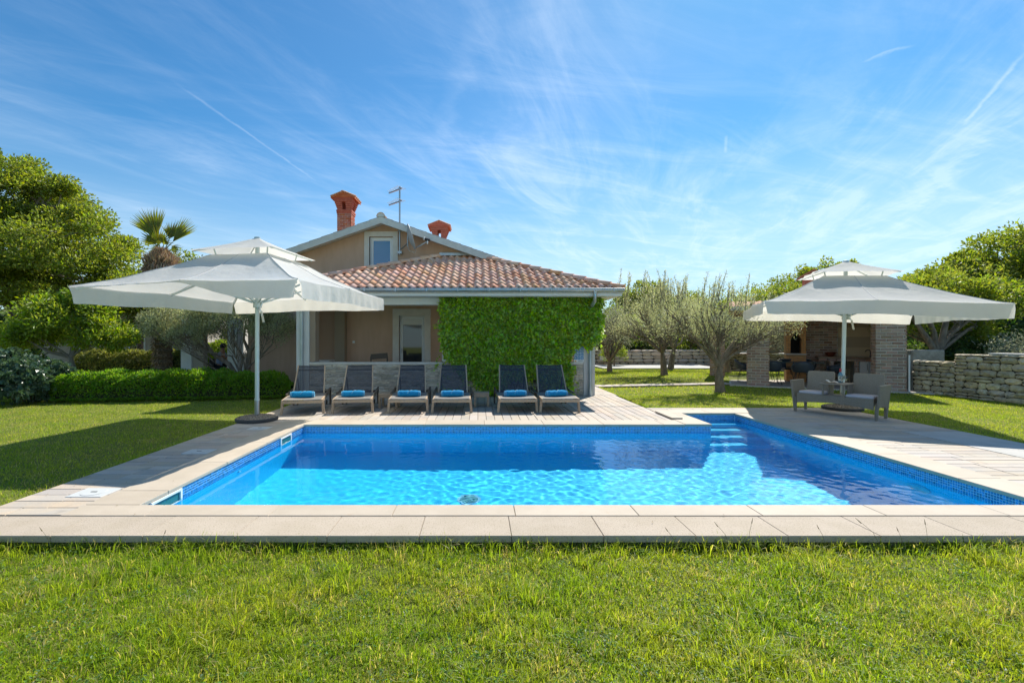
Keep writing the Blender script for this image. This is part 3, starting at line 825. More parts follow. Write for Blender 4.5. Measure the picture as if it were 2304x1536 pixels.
# columns
MB().box(-4.87, -4.53, YP - .0, YP + .32, 0, 2.418, .006).build('porch_column', white_wall, villa)
MB().box(-.98, -.72, YP + .02, YP + .30, .90, 2.418, .006).build('porch_column', white_wall, villa)
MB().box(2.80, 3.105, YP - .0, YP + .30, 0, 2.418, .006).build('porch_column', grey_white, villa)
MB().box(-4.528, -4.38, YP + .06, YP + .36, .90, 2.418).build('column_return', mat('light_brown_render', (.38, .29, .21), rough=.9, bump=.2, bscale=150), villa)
# parapet with split stone cladding
MB().box(-4.529, 2.80, YP + .05, YP + .25, 0, .83).build('parapet_core', mortar, villa)
x = -4.53
while x < 2.8:
    e = min(x + 1.22, 2.8); MB().box(x + .002, e - .002, YP - .01, YP + .30, .832, .885, .005).build('parapet_sill', trim_stone, villa); x = e
clads = []
for v_ in range(4):
    mm = MB(); L = 1.0; nn = 6; hh = 1.
    vs = []
    for j in range(4):
        for i in range(nn + 1):
            edge = (j in (0, 3)) or (i in (0, nn))
            vs.append((i / nn - .5, -(random.uniform(.002, .008) if edge else random.uniform(.008, .042)), j / 3 - .5))
    fs = [(j * (nn + 1) + i, j * (nn + 1) + i + 1, (j + 1) * (nn + 1) + i + 1, (j + 1) * (nn + 1) + i) for j in range(3) for i in range(nn)]
    b0 = len(vs); rim = [i for i in range(nn + 1)] + [j * (nn + 1) + nn for j in range(1, 4)] + [3 * (nn + 1) + i for i in range(nn - 1, -1, -1)] + [j * (nn + 1) for j in (2, 1)]
    for k in rim: vs.append((vs[k][0], .03, vs[k][2]))
    nr = len(rim); fs += [(rim[k], b0 + k, b0 + (k + 1) % nr, rim[(k + 1) % nr]) for k in range(nr)]
    mm.add(vs, fs); clads.append(mm.mesh('cladding_stone', clad_mat))
z = .02; row = 0
while z < .80:
    h = random.uniform(.055, .085); h = min(h, .828 - z)
    if .828 - z - h < .03: h = .828 - z
    x = -4.52 - (row % 2) * .0
    while x < 2.78:
        L = random.uniform(.22, .50); L = min(L, 2.79 - x)
        if 2.79 - x - L < .12: L = 2.79 - x
        inst('cladding_stone', random.choice(clads), villa, (x + L / 2, YP + .03 + random.uniform(-.008, .004), z + h / 2), 0, (L - .004, 1, h - .004)); x += L
    z += h; row += 1
# window in the gable
def frame_rect(mm, x0, x1, z0, z1, w, y0, y1, bev=.004):
    mm.box(x0, x1, y0, y1, z1 - w, z1, bev); mm.box(x0, x1, y0, y1, z0, z0 + w, bev); mm.box(x0, x0 + w, y0, y1, z0 + w, z1 - w, bev); mm.box(x1 - w, x1, y0, y1, z0 + w, z1 - w, bev)
m_ = MB(); frame_rect(m_, wx0 - .165, wx1 + .155, wz0 - .10, wz1 + .17, .165, YG - .045, YG + .10)
wo = m_.build('gable_window', trim_stone, villa)
m_ = MB(); frame_rect(m_, wx0, wx1, wz0 + .06, wz1, .085, YG + .08, YG + .14); frame_rect(m_, wx0 + .07, wx1 - .07, wz0 + .13, wz1 - .07, .05, YG + .06, YG + .10); m_.build('frame', pvc, wo)
MB().box(wx0 + .11, wx1 - .11, YG + .085, YG + .10, wz0 + .15, wz1 - .11).build('pane', win_blue, wo)
# porch door
m_ = MB(); a0, a1, at = dx0 - .21, dx1 + .20, dz1 + .22
m_.box(a0, a1, YG - .05, YG + .08, dz1, at, .004); m_.box(a0, dx0, YG - .05, YG + .08, .05, dz1, .004); m_.box(dx1, a1, YG - .05, YG + .08, .05, dz1, .004)
do = m_.build('porch_door', trim_stone, villa)
m_ = MB(); frame_rect(m_, dx0, dx1, .05, dz1, .05, YG + .10, YG + .16); frame_rect(m_, dx0 + .05, dx1 - .05, .10, dz1 - .05, .055, YG + .09, YG + .15); m_.build('frame', pvc, do)
MB().box(dx0 + .10, dx1 - .10, YG + .12, YG + .135, .15, dz1 - .10).build('pane', door_glass, do)
MB().box(dx0 + .105, dx1 - .105, YG + .113, YG + .119, dz1 - .30, dz1 - .105).build('blind', white_wall, do)
MB().box(dx0 + .065, dx0 + .085, YG + .05, YG + .089, 1.05, 1.2, .004).build('handle', steel, do)
MB().box(-4.85, 3.1, YP + .26, YG, -.05, .03).build('porch_floor', trim_stone, villa)
MB().box(-4.16, -4.08, YG - .014, YG - .001, 1.37, 1.45, .003).build('wall_socket', pvc, villa)
# left portico
for (x0_, x1_, mm_) in ((-8.12, -7.80, white_wall), (-9.62, -9.28, white_wall)):
    MB().box(x0_, x1_, 14.7, 15.0, -.1, 2.7).build('portico_column', mm_, villa)
MB().box(-9.279, -8.93, 14.75, 15.0, -.1, 2.7).build('portico_pier', mat('beige_render', (.42, .36, .29), rough=.9, bump=.2), villa)
MB().box(-9.7, -7.605, 14.65, 18.4, 2.702, 2.95).box(-9.65, -9.3, 18.0, 18.35, -.1, 2.70).build('portico_roof', white_wall, villa)
MB().box(-9.8, -7.605, 14.4, 18.4, -.1, .0).build('portico_floor', trim_stone, villa)

# chimneys: flared brick stacks with little tiled roofs
def chimney(x, y, w, z0, z1, wide):
    """z1 top of the cap"""
    base = MB(); hw = w / 2; zs = z1 - .78
    base.box(x - hw + .012, x + hw - .012, y - hw + .012, y + hw - .012, z0, zs)
    ch = base.build('chimney', mortar_lt, villa)
    me = _bm.setdefault(('ch', w), make_brick(w / 2.6 - .012, .05, .058, brick_red))
    z = z0; r = 0; L = w / 2.6
    def course(z, e, r):
        for ang, p0 in ((0, (x - hw - e, y - hw - e)), (math.pi / 2, (x + hw + e, y - hw - e))):
            W = w + 2 * e; u = -(L / 2 if r % 2 else 0); tx, ty = math.cos(ang), math.sin(ang)
            while u < W - .03:
                a, c = max(0, u), min(W, u + L - .012)
                if c - a > .03:
                    mid = (a + c) / 2; inst('brick', me, ch, (p0[0] + tx * mid - ty * .025, p0[1] + ty * mid + tx * .025, z + .029), ang, ((c - a) / (L - .012), 1, 1))
                u += L
    while z < zs - .05: course(z, 0, r); z += .07; r += 1
    # corbelled head
    hb = MB(); e = 0.0; zz = zs
    hh = .07; kk = 0
    while kk < 8:
        e = (.02, .035, .0, .03, .06, .09, .12, .15)[kk] * wide
        if kk not in (2, 3, 4, 5):
            hb.box(x - hw - e, x + hw + e, y - hw - e, y + hw + e, zz + .003, zz + hh - .003, .004)
        else:   # ports on every face: corner piers only
            for sx in (-1, 1):
                for sy in (-1, 1):
                    xa, xb = sorted((x + sx * (hw + e), x + sx * (hw * .26))); ya, yb = sorted((y + sy * (hw + e), y + sy * (hw * .26)))
                    hb.box(xa, xb, ya, yb, zz + .003, zz + hh - .003, .004)
        zz += hh; kk += 1
    hb.build('corbelled_head', brick_red, ch)
    MB().box(x - hw * .5, x + hw * .5, y - hw * .5, y + hw * .5, zs, zs + hh * 2).build('flue', black_in, ch)
    # little gabled tile roof, ridge along y
    ow = hw + .15 * wide + .07; rh = z1 - zz
    cp = MB()
    for s_ in (-1, 1):
        cp.prism([(x, y - ow, z1 - .03), (x, y - ow, z1 - .09), (x + s_ * ow, y - ow, zz - .045), (x + s_ * ow, y - ow, zz + .015)], (0, 2 * ow, 0))
    cp.prism([(x - ow * .8, y - ow + .03, zz), (x + ow * .8, y - ow + .03, zz), (x, y - ow + .03, z1 - .09)], (0, .04, 0))
    cp.build('cap_roof', brick_red, ch)
    rib = half_barrel(ow * 1.08, .055, .045, 7).mesh('cap_tile', tile_mat, True)
    sl = math.atan2(z1 - zz - .03, ow)
    for s_ in (-1, 1):
        for k in range(5):
            yy = y - ow + .06 + k * (2 * ow - .12) / 4
            inst('cap_tile', rib, ch, (x + s_ * ow * 1.03, yy, zz + .02), rot=(sl, 0, math.pi / 2 if s_ > 0 else -math.pi / 2))
    inst('cap_tile', half_barrel(2 * ow + .06, .075, .07, 8).mesh('cap_tile', tile_mat, True), ch, (x, y - ow - .03, z1 - .06))
chimney(-4.95, 17.0, .52, 4.3, 6.90, .72)
chimney(-1.62, 19.0, .50, 4.5, 6.34, .85)

# ------------------------------------------------------------------ antenna, dish, sign, porch things
mast = thing('tv_antenna', 'tall thin metal aerial mast with two combs of rods on the brown gable', 'antenna', (-2.57, 14.82, 4.25))
MB().tube([(-2.57, 14.82, 4.25), (-2.57, 14.82, 6.47)], .028, 10).build('mast', steel, mast, True)
for z_, n_ in ((6.38, 8), (5.98, 7)):
    p, q = Vector((-2.50, 14.80, z_ + .03)), Vector((-2.98, 15.12, z_ - .03))
    m_ = MB().bar(p, q, .035, .035)
    for k in range(n_):
        c = p.lerp(q, (k + .3) / n_); d = Vector((.52, .78, 0)).normalized() * (.20 - .012 * k)
        m_.tube([c - d + Vector((0, 0, .03)), c + d + Vector((0, 0, .03))], .007, 5)
    m_.build('rod_array', steel, mast)
MB().box(-2.63, -2.50, 14.76, 14.99, 4.28, 4.36).box(-2.62, -2.38, 14.80, 14.84, 5.0, 5.06).build('bracket', steel, mast)
MB().box(-2.50, -2.36, 14.77, 14.86, 5.03, 5.09, .01).build('amplifier', mat('red_plastic', (.35, .03, .02), rough=.5), mast)
dish = thing('satellite_dish', 'grey satellite dish seen edge on with its receiver arm reaching right', 'satellite dish', (-2.45, 14.72, 4.45))
nrm = Vector((.93, .16, .30)).normalized(); cc = Vector((-2.16, 14.45, 4.75))
Mq = Matrix.Translation(cc) @ nrm.to_track_quat('Z', 'Y').to_matrix().to_4x4()
q = MB().lathe((0, 0, 0), [(0.0, -.085), (.1, -.08), (.2, -.062), (.3, -.03), (.40, .01), (.42, .022), (.41, .03), (.30, -.012), (.2, -.044), (.1, -.062), (0.0, -.067)], 32, cap=False)
q.v = [tuple(Mq @ Vector(v)) for v in q.v]; q.build('reflector', mat('grey_dish_paint', (.42, .44, .45), rough=.4), dish, True)
bot = cc + Vector((.10, -.02, -.38)); lnb = Vector((-1.60, 14.35, 4.60))
m_ = MB().tube([bot, bot.lerp(lnb, .5) + Vector((0, 0, -.03)), lnb], .014, 6).tube([bot + Vector((0, .06, .02)), lnb], .010, 6)
m_.tube([(-2.55, 14.82, 4.42), (-2.40, 14.70, 4.50), (-2.24, 14.52, 4.58)], .022, 8).tube([(-2.26, 14.5, 4.45), (-2.26, 14.5, 4.95)], .02, 8)
m_.tube([(-2.26, 14.5, 4.50), (-2.2, 14.45, 4.30), (-2.02, 14.42, 4.24), (-1.98, 14.42, 4.33)], .009, 6)
m_.build('mounting_arm', steel, dish, True)
m_ = MB().tube([lnb + Vector((.05, 0, .02)), lnb + Vector((-.09, .02, .06))], [.045, .05], 12); m_.build('receiver', dark_metal, dish, True)
MB().tube([lnb + Vector((-.10, .02, .065)), lnb + Vector((-.125, .02, .075))], [.055, .055], 12).tube([lnb + Vector((.0, 0, .02)), lnb + Vector((-.02, 0, -.10))], [.025, .02], 8).build('receiver_cap', pvc, dish, True)

sign = thing('pool_rules_sign', 'white and blue sign with rows of pictograms beside the right porch column', 'sign', (2.70, 12.30, .89))
sx0, sx1, sz0, sz1, sy = 2.545, 2.80, .89, 1.33, 12.13
MB().box(sx0, sx1, sy, sy + .012, sz0, sz1, .003).build('board', mat('white_sign_board', (.78, .8, .8), rough=.4), sign)
blue_s = mat('blue_sign_print', (.02, .22, .50), rough=.4); wht = mat('white_print', (.8, .8, .8), rough=.5)
cw = .083
for r in range(4):
    for c in range(3):
        x0 = sx0 + .004 + c * cw; z0 = sz0 + .065 + r * .0905
        MB().box(x0 + .005, x0 + cw - .004, sy - .003, sy - .0005, z0 + .005, z0 + .085).build('pictogram_tile', blue_s, sign)
        ic = MB(); cx_, cz_ = x0 + cw / 2, z0 + .045; y0_ = sy - .0055; k = (r * 3 + c) % 6
        T = lambda pts: ic.prism([(cx_ + a, y0_, cz_ + e) for a, e in pts], (0, .002, 0))
        if k == 0: T([(-.025, -.012), (.022, -.012), (.022, -.004), (-.025, -.004)]); T([(-.018, .0), (-.006, .0), (.014, .016), (.004, .018)]); T([(-.022, .012), (-.012, .012), (-.012, .022), (-.022, .022)])
        elif k == 1: T([(-.004, -.022), (.004, -.022), (.007, .008), (-.007, .008)]); T([(-.006, .012), (.006, .012), (.006, .024), (-.006, .024)]); T([(-.022, -.006), (-.006, .0), (-.006, .006), (-.022, .0)])
        elif k == 2: T([(-.022, -.02), (-.015, -.02), (-.015, .02), (-.022, .02)]); T([(.0, -.02), (.02, -.02), (.012, .006), (.004, .006)]); T([(.003, .01), (.013, .01), (.013, .02), (.003, .02)])
        elif k == 3: T([(-.024, .0), (-.016, -.012), (.016, -.012), (.024, .0), (.01, .014), (-.01, .014)])
        elif k == 4: T([(-.02, -.018), (-.012, -.022), (.02, .014), (.013, .02)]); T([(-.022, .006), (-.012, .006), (-.012, .02), (-.022, .02)])
        else: T([(-.02, -.02), (.018, -.02), (.018, -.013), (-.013, -.013), (-.013, .02), (-.02, .02)]); T([(.0, .0), (.016, .0), (.016, .014), (.0, .014)])
        ic.build('pictogram', wht, sign)
MB().prism([(sx0 + .015, sy - .003, sz0 + .012), (sx0 + .065, sy - .003, sz0 + .012), (sx0 + .04, sy - .003, sz0 + .055)], (0, .0025, 0)).build('warning_triangle', mat('orange_print', (.75, .33, .04), rough=.5), sign)
m_ = MB()
for k, (a, c) in enumerate(((.12, .24), (.09, .24), (.10, .22))): m_.box(sx0 + a, sx0 + c, sy - .003, sy - .0005, sz0 + .045 - k * .014, sz0 + .052 - k * .014)
m_.build('small_print', mat('grey_print', (.25, .27, .3), rough=.5), sign)

tb = thing('porch_table', 'low pale table in the shady left recess of the porch', 'table', (-4.75, 13.6, .03))
m_ = MB().box(-5.05, -4.40, 13.4, 13.95, .84, .87, .006); m_.build('tabletop', trim_stone, tb)
for a in (-5.0, -4.45):
    for c in (13.45, 13.9): MB().box(a - .02, a + .02, c - .02, c + .02, .03, .838).build('leg', teak, tb)
bt = thing('soap_dispenser', 'white pump bottle standing on the porch table behind the parapet', 'bottle', (-4.93, 13.5, .87))
MB().box(-4.98, -4.86, 13.44, 13.54, .87, 1.06, .01).build('body', white_wall, bt)
MB().tube([(-4.92, 13.49, 1.06), (-4.92, 13.49, 1.16)], [.025, .012], 8).tube([(-4.92, 13.49, 1.15), (-4.87, 13.47, 1.16)], .008, 6).build('pump', mat('brown_pump', (.12, .05, .04), rough=.5), bt)
pc_ = thing('porch_chair', 'dark chair whose back just shows above the parapet, left of the porch door', 'chair', (-2.95, 13.6, .03))
m_ = MB().bar((-3.17, 13.4, .98), (-2.68, 13.4, 1.02), .025, .16); m_.build('backrest', teak_dk, pc_)
MB().box(-3.18, -2.68, 13.4, 13.9, .44, .48, .01).build('seat', teak_dk, pc_)
for a in (-3.17, -2.69):
    MB().box(a - .018, a + .018, 13.38, 13.42, .03, 1.0).build('leg', teak_dk, pc_); MB().box(a - .018, a + .018, 13.87, 13.91, .03, .44).build('leg', teak_dk, pc_)

# ------------------------------------------------------------------ neighbour's house far left
nb = thing('neighbour_house', 'pale house with an orange tiled roof half hidden behind the left trees', 'house', (-18, 26, 0))
MB().box(-25, -14.6, 24.0, 30, -.1, 3.5).build('wall', mat('pale_pink_render', (.52, .43, .38), (.60, .55, .50), rough=.9, scale=2, bump=.2), nb)
m_ = MB(); m_.add([(-25.5, 23.5, 3.4), (-14.1, 23.5, 3.4), (-14.1, 27, 4.9), (-25.5, 27, 4.9)], [(0, 1, 2, 3)]); m_.add([(-25.5, 27, 4.9), (-14.1, 27, 4.9), (-14.1, 30.5, 3.4), (-25.5, 30.5, 3.4)], [(0, 1, 2, 3)])
m_.build('roof', tile_far, nb)
for x_ in (-18.0, -20.6, -16.0):
    m_ = MB(); frame_rect(m_, x_ - .45, x_ + .45, .7, 2.1, .08, 23.94, 24.02); w_ = m_.build('window', pvc, nb)
    MB().box(x_ - .37, x_ - .03, 23.97, 23.99, .78, 2.02).box(x_ + .03, x_ + .37, 23.97, 23.99, .78, 2.02).build('pane', door_glass, w_)
# ------------------------------------------------------------------ umbrellas
UA, UB, VAL = 3.525, 3.749, .253
def make_umbrella(cx, cy, H, yaw, t1, t2, base, label, seed, folded=False):
    """square market umbrella; corner-to-corner canopy with vent cap, ribs, struts, pole, gravel base"""
    rr = random.Random(seed); c, s = math.cos(yaw), math.sin(yaw)
    u = thing('garden_umbrella', label, 'umbrella', (base[0], base[1], 0), 'large white umbrellas beside the pool')
    def W(lx, ly, z):   # local plan -> world, z is height above the edge plane
        x, y = c * lx - s * ly, s * lx + c * ly
        return Vector((cx + x, cy + y, H + z + t1 * x + t2 * y))
    n_side = 32; per = []
    for k, (a, e) in enumerate((((-1, -1), (1, -1)), ((1, -1), (1, 1)), ((1, 1), (-1, 1)), ((-1, 1), (-1, -1)))):
        for i in range(n_side):
            f = i / n_side; per.append((a[0] + (e[0] - a[0]) * f, a[1] + (e[1] - a[1]) * f, f))
    np_ = len(per); nt_ = 16; m_ = MB(); vs = []
    ph = rr.uniform(0, 6)
    def top(px_, py_, f, t):
        # t 0 vent ring .. 1 edge ; f position along the side
        ex, ey = px_ * UA / 2, py_ * UB / 2
        pull = 1 - .018 * abs(math.sin(2 * math.pi * f)) * t
        lx, ly = ex * (.29 + .71 * t) * pull, ey * (.29 + .71 * t) * pull
        mid = 1 - abs(2 * f - 1)
        z = .64 * (1 - t) ** 1.28 + .040 * mid * t            # middle ribs are straighter
        z -= .030 * abs(math.sin(2 * math.pi * f)) * math.sin(math.pi * min(1, t * .95)) + .004 * abs(math.sin(2 * math.pi * f)) * t
        z += .010 * math.sin(9 * lx + ph + 2 * ly) * t * (1 - t) * 3 + .006 * mnoise.noise(Vector((lx * 2.2, ly * 2.2, ph))) * 2
        cf = min(f, 1 - f); z += .012 * math.exp(-(cf / .16) ** 2) * math.sin(cf * 95 + ph) * t * (1.1 - t) * 2.2
        return lx, ly, z
    for j in range(nt_ + 1):
        for (a, e, f) in per:
            lx, ly, z = top(a, e, f, j / nt_); vs.append(tuple(W(lx, ly, z)))
    fs = [(j * np_ + i, j * np_ + (i + 1) % np_, (j + 1) * np_ + (i + 1) % np_, (j + 1) * np_ + i) for j in range(nt_) for i in range(np_)]
    m_.add(vs, [f[::-1] for f in fs]); can = m_.build('canopy', canvas, u, True)
    # valance: one flap per side, rounded away at the corners, softly pleated
    for k in range(4):
        m_ = MB(); vs = []; idx = [(k * n_side + i) % np_ for i in range(n_side + 1)]; sub = 2; rows_ = 4; cols = n_side * sub
        nx_, ny_ = ((0, -1), (1, 0), (0, 1), (-1, 0))[k]
        for r in range(rows_ + 1):
            for q in range(cols + 1):
                i, g = divmod(q, sub); g /= sub
                a = per[idx[min(i, n_side)]]; e = per[idx[min(i + 1, n_side)]]
                fa = i / n_side; fe = (i + 1) / n_side
                pa_ = Vector(top(a[0], a[1], fa if fa < 1 else 0, 1)); pe = Vector(top(e[0], e[1], fe if fe < 1 else 0, 1)) if i < n_side else pa_
                p = pa_.lerp(pe, g); fr = q / cols; t = r / rows_
                edge = min(fr, 1 - fr) * (UA if k % 2 == 0 else UB)
                drop = VAL * (1 - max(0, 1 - edge / .07) ** 2 * .62)
                if folded and k == 0: drop *= .06 + .94 * float(sstep(.42, .82, fr))
                w_ = (.010 * math.sin(fr * 70 + ph + k) + .008 * math.sin(fr * 31 + 2 * k)) * t + .018 * t * math.sin(fr * 6 + k + ph)
                inset = max(0, 1 - edge / .05) * .03 * t
                tx_, ty_ = -ny_, nx_
                sg = 1 if fr < .5 else -1
                lx = p.x + nx_ * (w_ + .004) + tx_ * inset * sg; ly = p.y + ny_ * (w_ + .004) + ty_ * inset * sg
                vs.append(tuple(W(lx, ly, p.z - drop * t - .002)))
        m_.add(vs, [(r * (cols + 1) + q, r * (cols + 1) + q + 1, (r + 1) * (cols + 1) + q + 1, (r + 1) * (cols + 1) + q) for r in range(rows_) for q in range(cols)])
        m_.build('valance', canvas, can, True)
    for (a, e) in ((1, 1), (-1, 1), (-1, -1), (1, -1), (1, 0), (0, 1), (-1, 0), (0, -1)):
        f_ = 0 if (a and e) else .5; pts = []
        for q in range(13):
            lx, ly, z = top(a, e, f_, q / 12); pts.append(W(lx, ly, z + .002))
        MB().tube(pts, .006, 5).build('seam', canvas_seam, can, True)
    # vent cap
    m_ = MB(); vs = []
    for j in range(7):
        t = j / 6
        for (a, e, f) in per:
            k_ = 1 - .05 * abs(math.sin(2 * math.pi * f)) * t
            z = 1.03 - .33 * t ** .95 + .012 * (1 - abs(2 * f - 1)) * t - .012 * math.sin(math.pi * t)
            vs.append(tuple(W(a * .75 * t * k_, e * .75 * t * k_, z)))
    m_.add(vs, [(j * np_ + i, (j + 1) * np_ + i, (j + 1) * np_ + (i + 1) % np_, j * np_ + (i + 1) % np_) for j in range(6) for i in range(np_)])
    m_.build('vent_cap', canvas, u, True)
    MB().tube([W(0, 0, 1.0), W(0, 0, 1.035), W(0, 0, 1.045)], [.06, .055, .02], 14).build('finial', pole_mat, u, True)
    hubz = .62; slz = -.16
    ends = [(1, 1), (-1, 1), (-1, -1), (1, -1), (1, 0), (0, 1), (-1, 0), (0, -1)]
    for (a, e) in ends:
        L = .97; mid = 0 if (a and e) else .055
        p0 = W(a * .05, e * .05, hubz); p1 = W(a * UA / 2 * L, e * UB / 2 * L, mid - .035)
        m_ = MB().bar(p0, p1, .022, .036)
        rb = m_.build('rib', pole_mat, u)
        tq = .52 if (a and e) else .60
        pm = p0.lerp(p1, tq) - Vector((0, 0, .02))
        MB().bar(W(a * .06, e * .06, slz), pm, .018, .028).build('strut', pole_mat, rb)
    for (a, e) in ((1, 1), (-1, 1), (-1, -1), (1, -1)):
        MB().tube([W(a * .46, e * .46, .60), W(a * .50, e * .50, .79)], .012, 6).build('vent_post', pole_mat, u)
        MB().bar(W(0, 0, .95), W(a * .70, e * .70, .69), .014, .02).build('cap_rib', pole_mat, u)
    MB().tube([W(0, 0, slz - .09), W(0, 0, slz + .05)], [.075, .075], 14).tube([W(0, 0, hubz - .05), W(0, 0, hubz + .04)], [.08, .07], 14).build('hub', pole_mat, u, True)
    b0 = Vector((base[0], base[1], .10)); tp = W(0, 0, .95); lo = b0.lerp(tp, .09)
    MB().tube([b0, lo], .044, 16).build('pole_sleeve', steel, u, True)
    MB().tube([lo, b0.lerp(tp, .5), tp], .038, 16).tube([lo - Vector((0, 0, .015)), lo + Vector((0, 0, .02))], .046, 16).build('pole', pole_mat, u, True)
    # pull strap and crank handle
    a0 = b0.lerp(tp, .67)
    MB().tube([a0 + Vector((.03, -.03, .0)), a0 + Vector((.12, -.05, -.07)), a0 + Vector((.07, -.05, -.16)), a0 + Vector((.10, -.06, -.24))], .012, 7).build('pull_cord', pvc, u, True)
    MB().bar(a0 + Vector((.10, -.06, -.22)), a0 + Vector((.145, -.06, -.42)), .012, .035).build('strap', canvas, u)
    B = Vector((base[0], base[1], 0))
    MB().lathe(B, [(.355, .002), (.365, .02), (.365, .055), (.35, .066), (.32, .066)], 40).build('base_tray', rubber, u, True)
    # gravel heaped on the tray
    gm = MB(); gr_ = random.Random(seed + 5)
    gm.lathe(B, [(.34, .066), (.25, .085), (.12, .10), (.0, .105)], 30, cap=False)
    for k in range(900):
        rad = .335 * math.sqrt(gr_.random()); an = gr_.uniform(0, 6.283); z_ = .066 + .038 * (1 - (rad / .34) ** 2)
        p = B + Vector((rad * math.cos(an), rad * math.sin(an), z_)); q_ = gr_.uniform(.007, .014)
        o8 = [p + Vector((gr_.uniform(.6, 1.2) * dx * q_, gr_.uniform(.6, 1.2) * dy * q_, gr_.uniform(.5, 1.) * dz * q_)) for dx, dy, dz in ((1, 0, 0), (-1, 0, 0), (0, 1, 0), (0, -1, 0), (0, 0, 1), (0, 0, -1))]
        gm.add(o8, [(0, 2, 4), (2, 1, 4), (1, 3, 4), (3, 0, 4), (2, 0, 5), (1, 2, 5), (3, 1, 5), (0, 3, 5)])
    o = gm.build('gravel', gravel_mat, u); o['kind'] = 'stuff'
    return u
make_umbrella(-4.053, 8.339, 2.33, -.106, .017, .013, (-4.10, 8.42), 'white umbrella with its pole standing beside the leftmost lounger, canopy seen from below', 1, True)
make_umbrella(8.02, 9.94, 2.179, -.434, -.041, .020, (7.78, 9.74), 'white umbrella on a leaning pole behind the wicker seat, in front of the brick pavilion', 2)

# ------------------------------------------------------------------ sun loungers, towels, side tables
def copy_tree(o, parent=None):
    cpy = o.copy(); COL.objects.link(cpy)
    if parent is not None: cpy.parent = parent
    for ch in [x for x in o.children]: copy_tree(ch, cpy)
    return cpy
def lounger():
    t = thing('sun_lounger', 'tmp', 'sun lounger', (0, 0, 0), 'six teak loungers in a row behind the pool')
    w = .37; zr = lambda y: .262 + .035 * y / 1.7
    for s_ in (-1, 1):
        MB().bar((s_ * w, 0, zr(0)), (s_ * w, 1.72, zr(1.72)), .035, .075, bev=.006).build('side_rail', teak, t)
        MB().bar((s_ * (w + .03), .10, .0), (s_ * (w + .005), .11, .285), .05, .045, up=(0, 1, 0), bev=.006).build('leg', teak, t)
        MB().bar((s_ * (w + .03), 1.45, .0), (s_ * (w + .03), 1.42, .36), .04, .045, up=(0, 1, 0), bev=.006).build('rear_leg', teak_dk, t)
        MB().tube([(s_ * (w - .04), 1.47, .055), (s_ * (w - .07), 1.47, .055)], .055, 16).build('wheel', teak_dk, t, True)
        MB().bar((s_ * (w + .03), .62, .335), (s_ * (w + .03), 1.50, .375), .045, .022, bev=.005).build('armrest', teak_dk if s_ > 0 else teak_dk, t)
    MB().bar((-w, .015, .255), (w, .015, .255), .03, .06, up=(0, 0, 1), bev=.006).build('front_bar', teak, t)
    MB().bar((-w, 1.60, .27), (w, 1.60, .27), .03, .06, bev=.006).bar((-w, .9, .255), (w, .9, .255), .03, .04).build('cross_bar', teak_dk, t)
    # seat sling, slightly dipped
    m_ = MB(); vs = []; n1, n2 = 10, 8
    for j in range(n1 + 1):
        for i in range(n2 + 1):
            fx, fy = i / n2, j / n1; vs.append(((fx - .5) * (2 * w - .03), .01 + fy * .95, .302 + .02 * fy - .018 * math.sin(math.pi * fx) * math.sin(math.pi * min(1, fy * 1.0 + .08))))
    m_.add(vs, [(j * (n2 + 1) + i, j * (n2 + 1) + i + 1, (j + 1) * (n2 + 1) + i + 1, (j + 1) * (n2 + 1) + i) for j in range(n1) for i in range(n2)])
    m_.build('seat_sling', mesh_seat, t, True)
    # backrest
    h0, h1 = Vector((0, .93, .315)), Vector((0, 1.40, .90)); bw = w - .055
    for s_ in (-1, 1): bf = MB().bar(h0 + Vector((s_ * bw, 0, 0)), h1 + Vector((s_ * (bw - .03), 0, 0)), .032, .032, bev=.005).build('backrest_stile', teak, t)
    m_ = MB(); vs = []
    for j in range(n1 + 1):
        for i in range(n2 + 1):
            fx, fy = i / n2, j / n1; p = h0.lerp(h1, fy); nrm_ = Vector((0, .78, -.62)); ww = bw - .03 * fy
            q = p + Vector(((fx - .5) * 2 * (ww - .012), 0, 0)) + nrm_ * (.015 * math.sin(math.pi * fx)) + Vector((0, -.016, .006)); vs.append(tuple(q))
    m_.add(vs, [(j * (n2 + 1) + i, j * (n2 + 1) + i + 1, (j + 1) * (n2 + 1) + i + 1, (j + 1) * (n2 + 1) + i) for j in range(n1) for i in range(n2)])
    m_.build('backrest_sling', mesh_navy, t, True)
    MB().bar(h1 + Vector((-bw + .02, .02, -.02)), h1 + Vector((bw - .02, .02, -.02)), .03, .02).bar(h0.lerp(h1, .86) + Vector((-bw + .01, .03, -.02)), h0.lerp(h1, .86) + Vector((bw - .01, .03, -.02)), .03, .03).build('backrest_bar', teak_dk, t)
    st_ = MB()
    for s_ in (-1, 1): st_.bar(h0.lerp(h1, .55) + Vector((s_ * (bw - .04), .03, 0)), (s_ * (bw - .04), 1.45, .27), .025, .025)
    st_.build('support_strut', teak_dk, t)
    return t
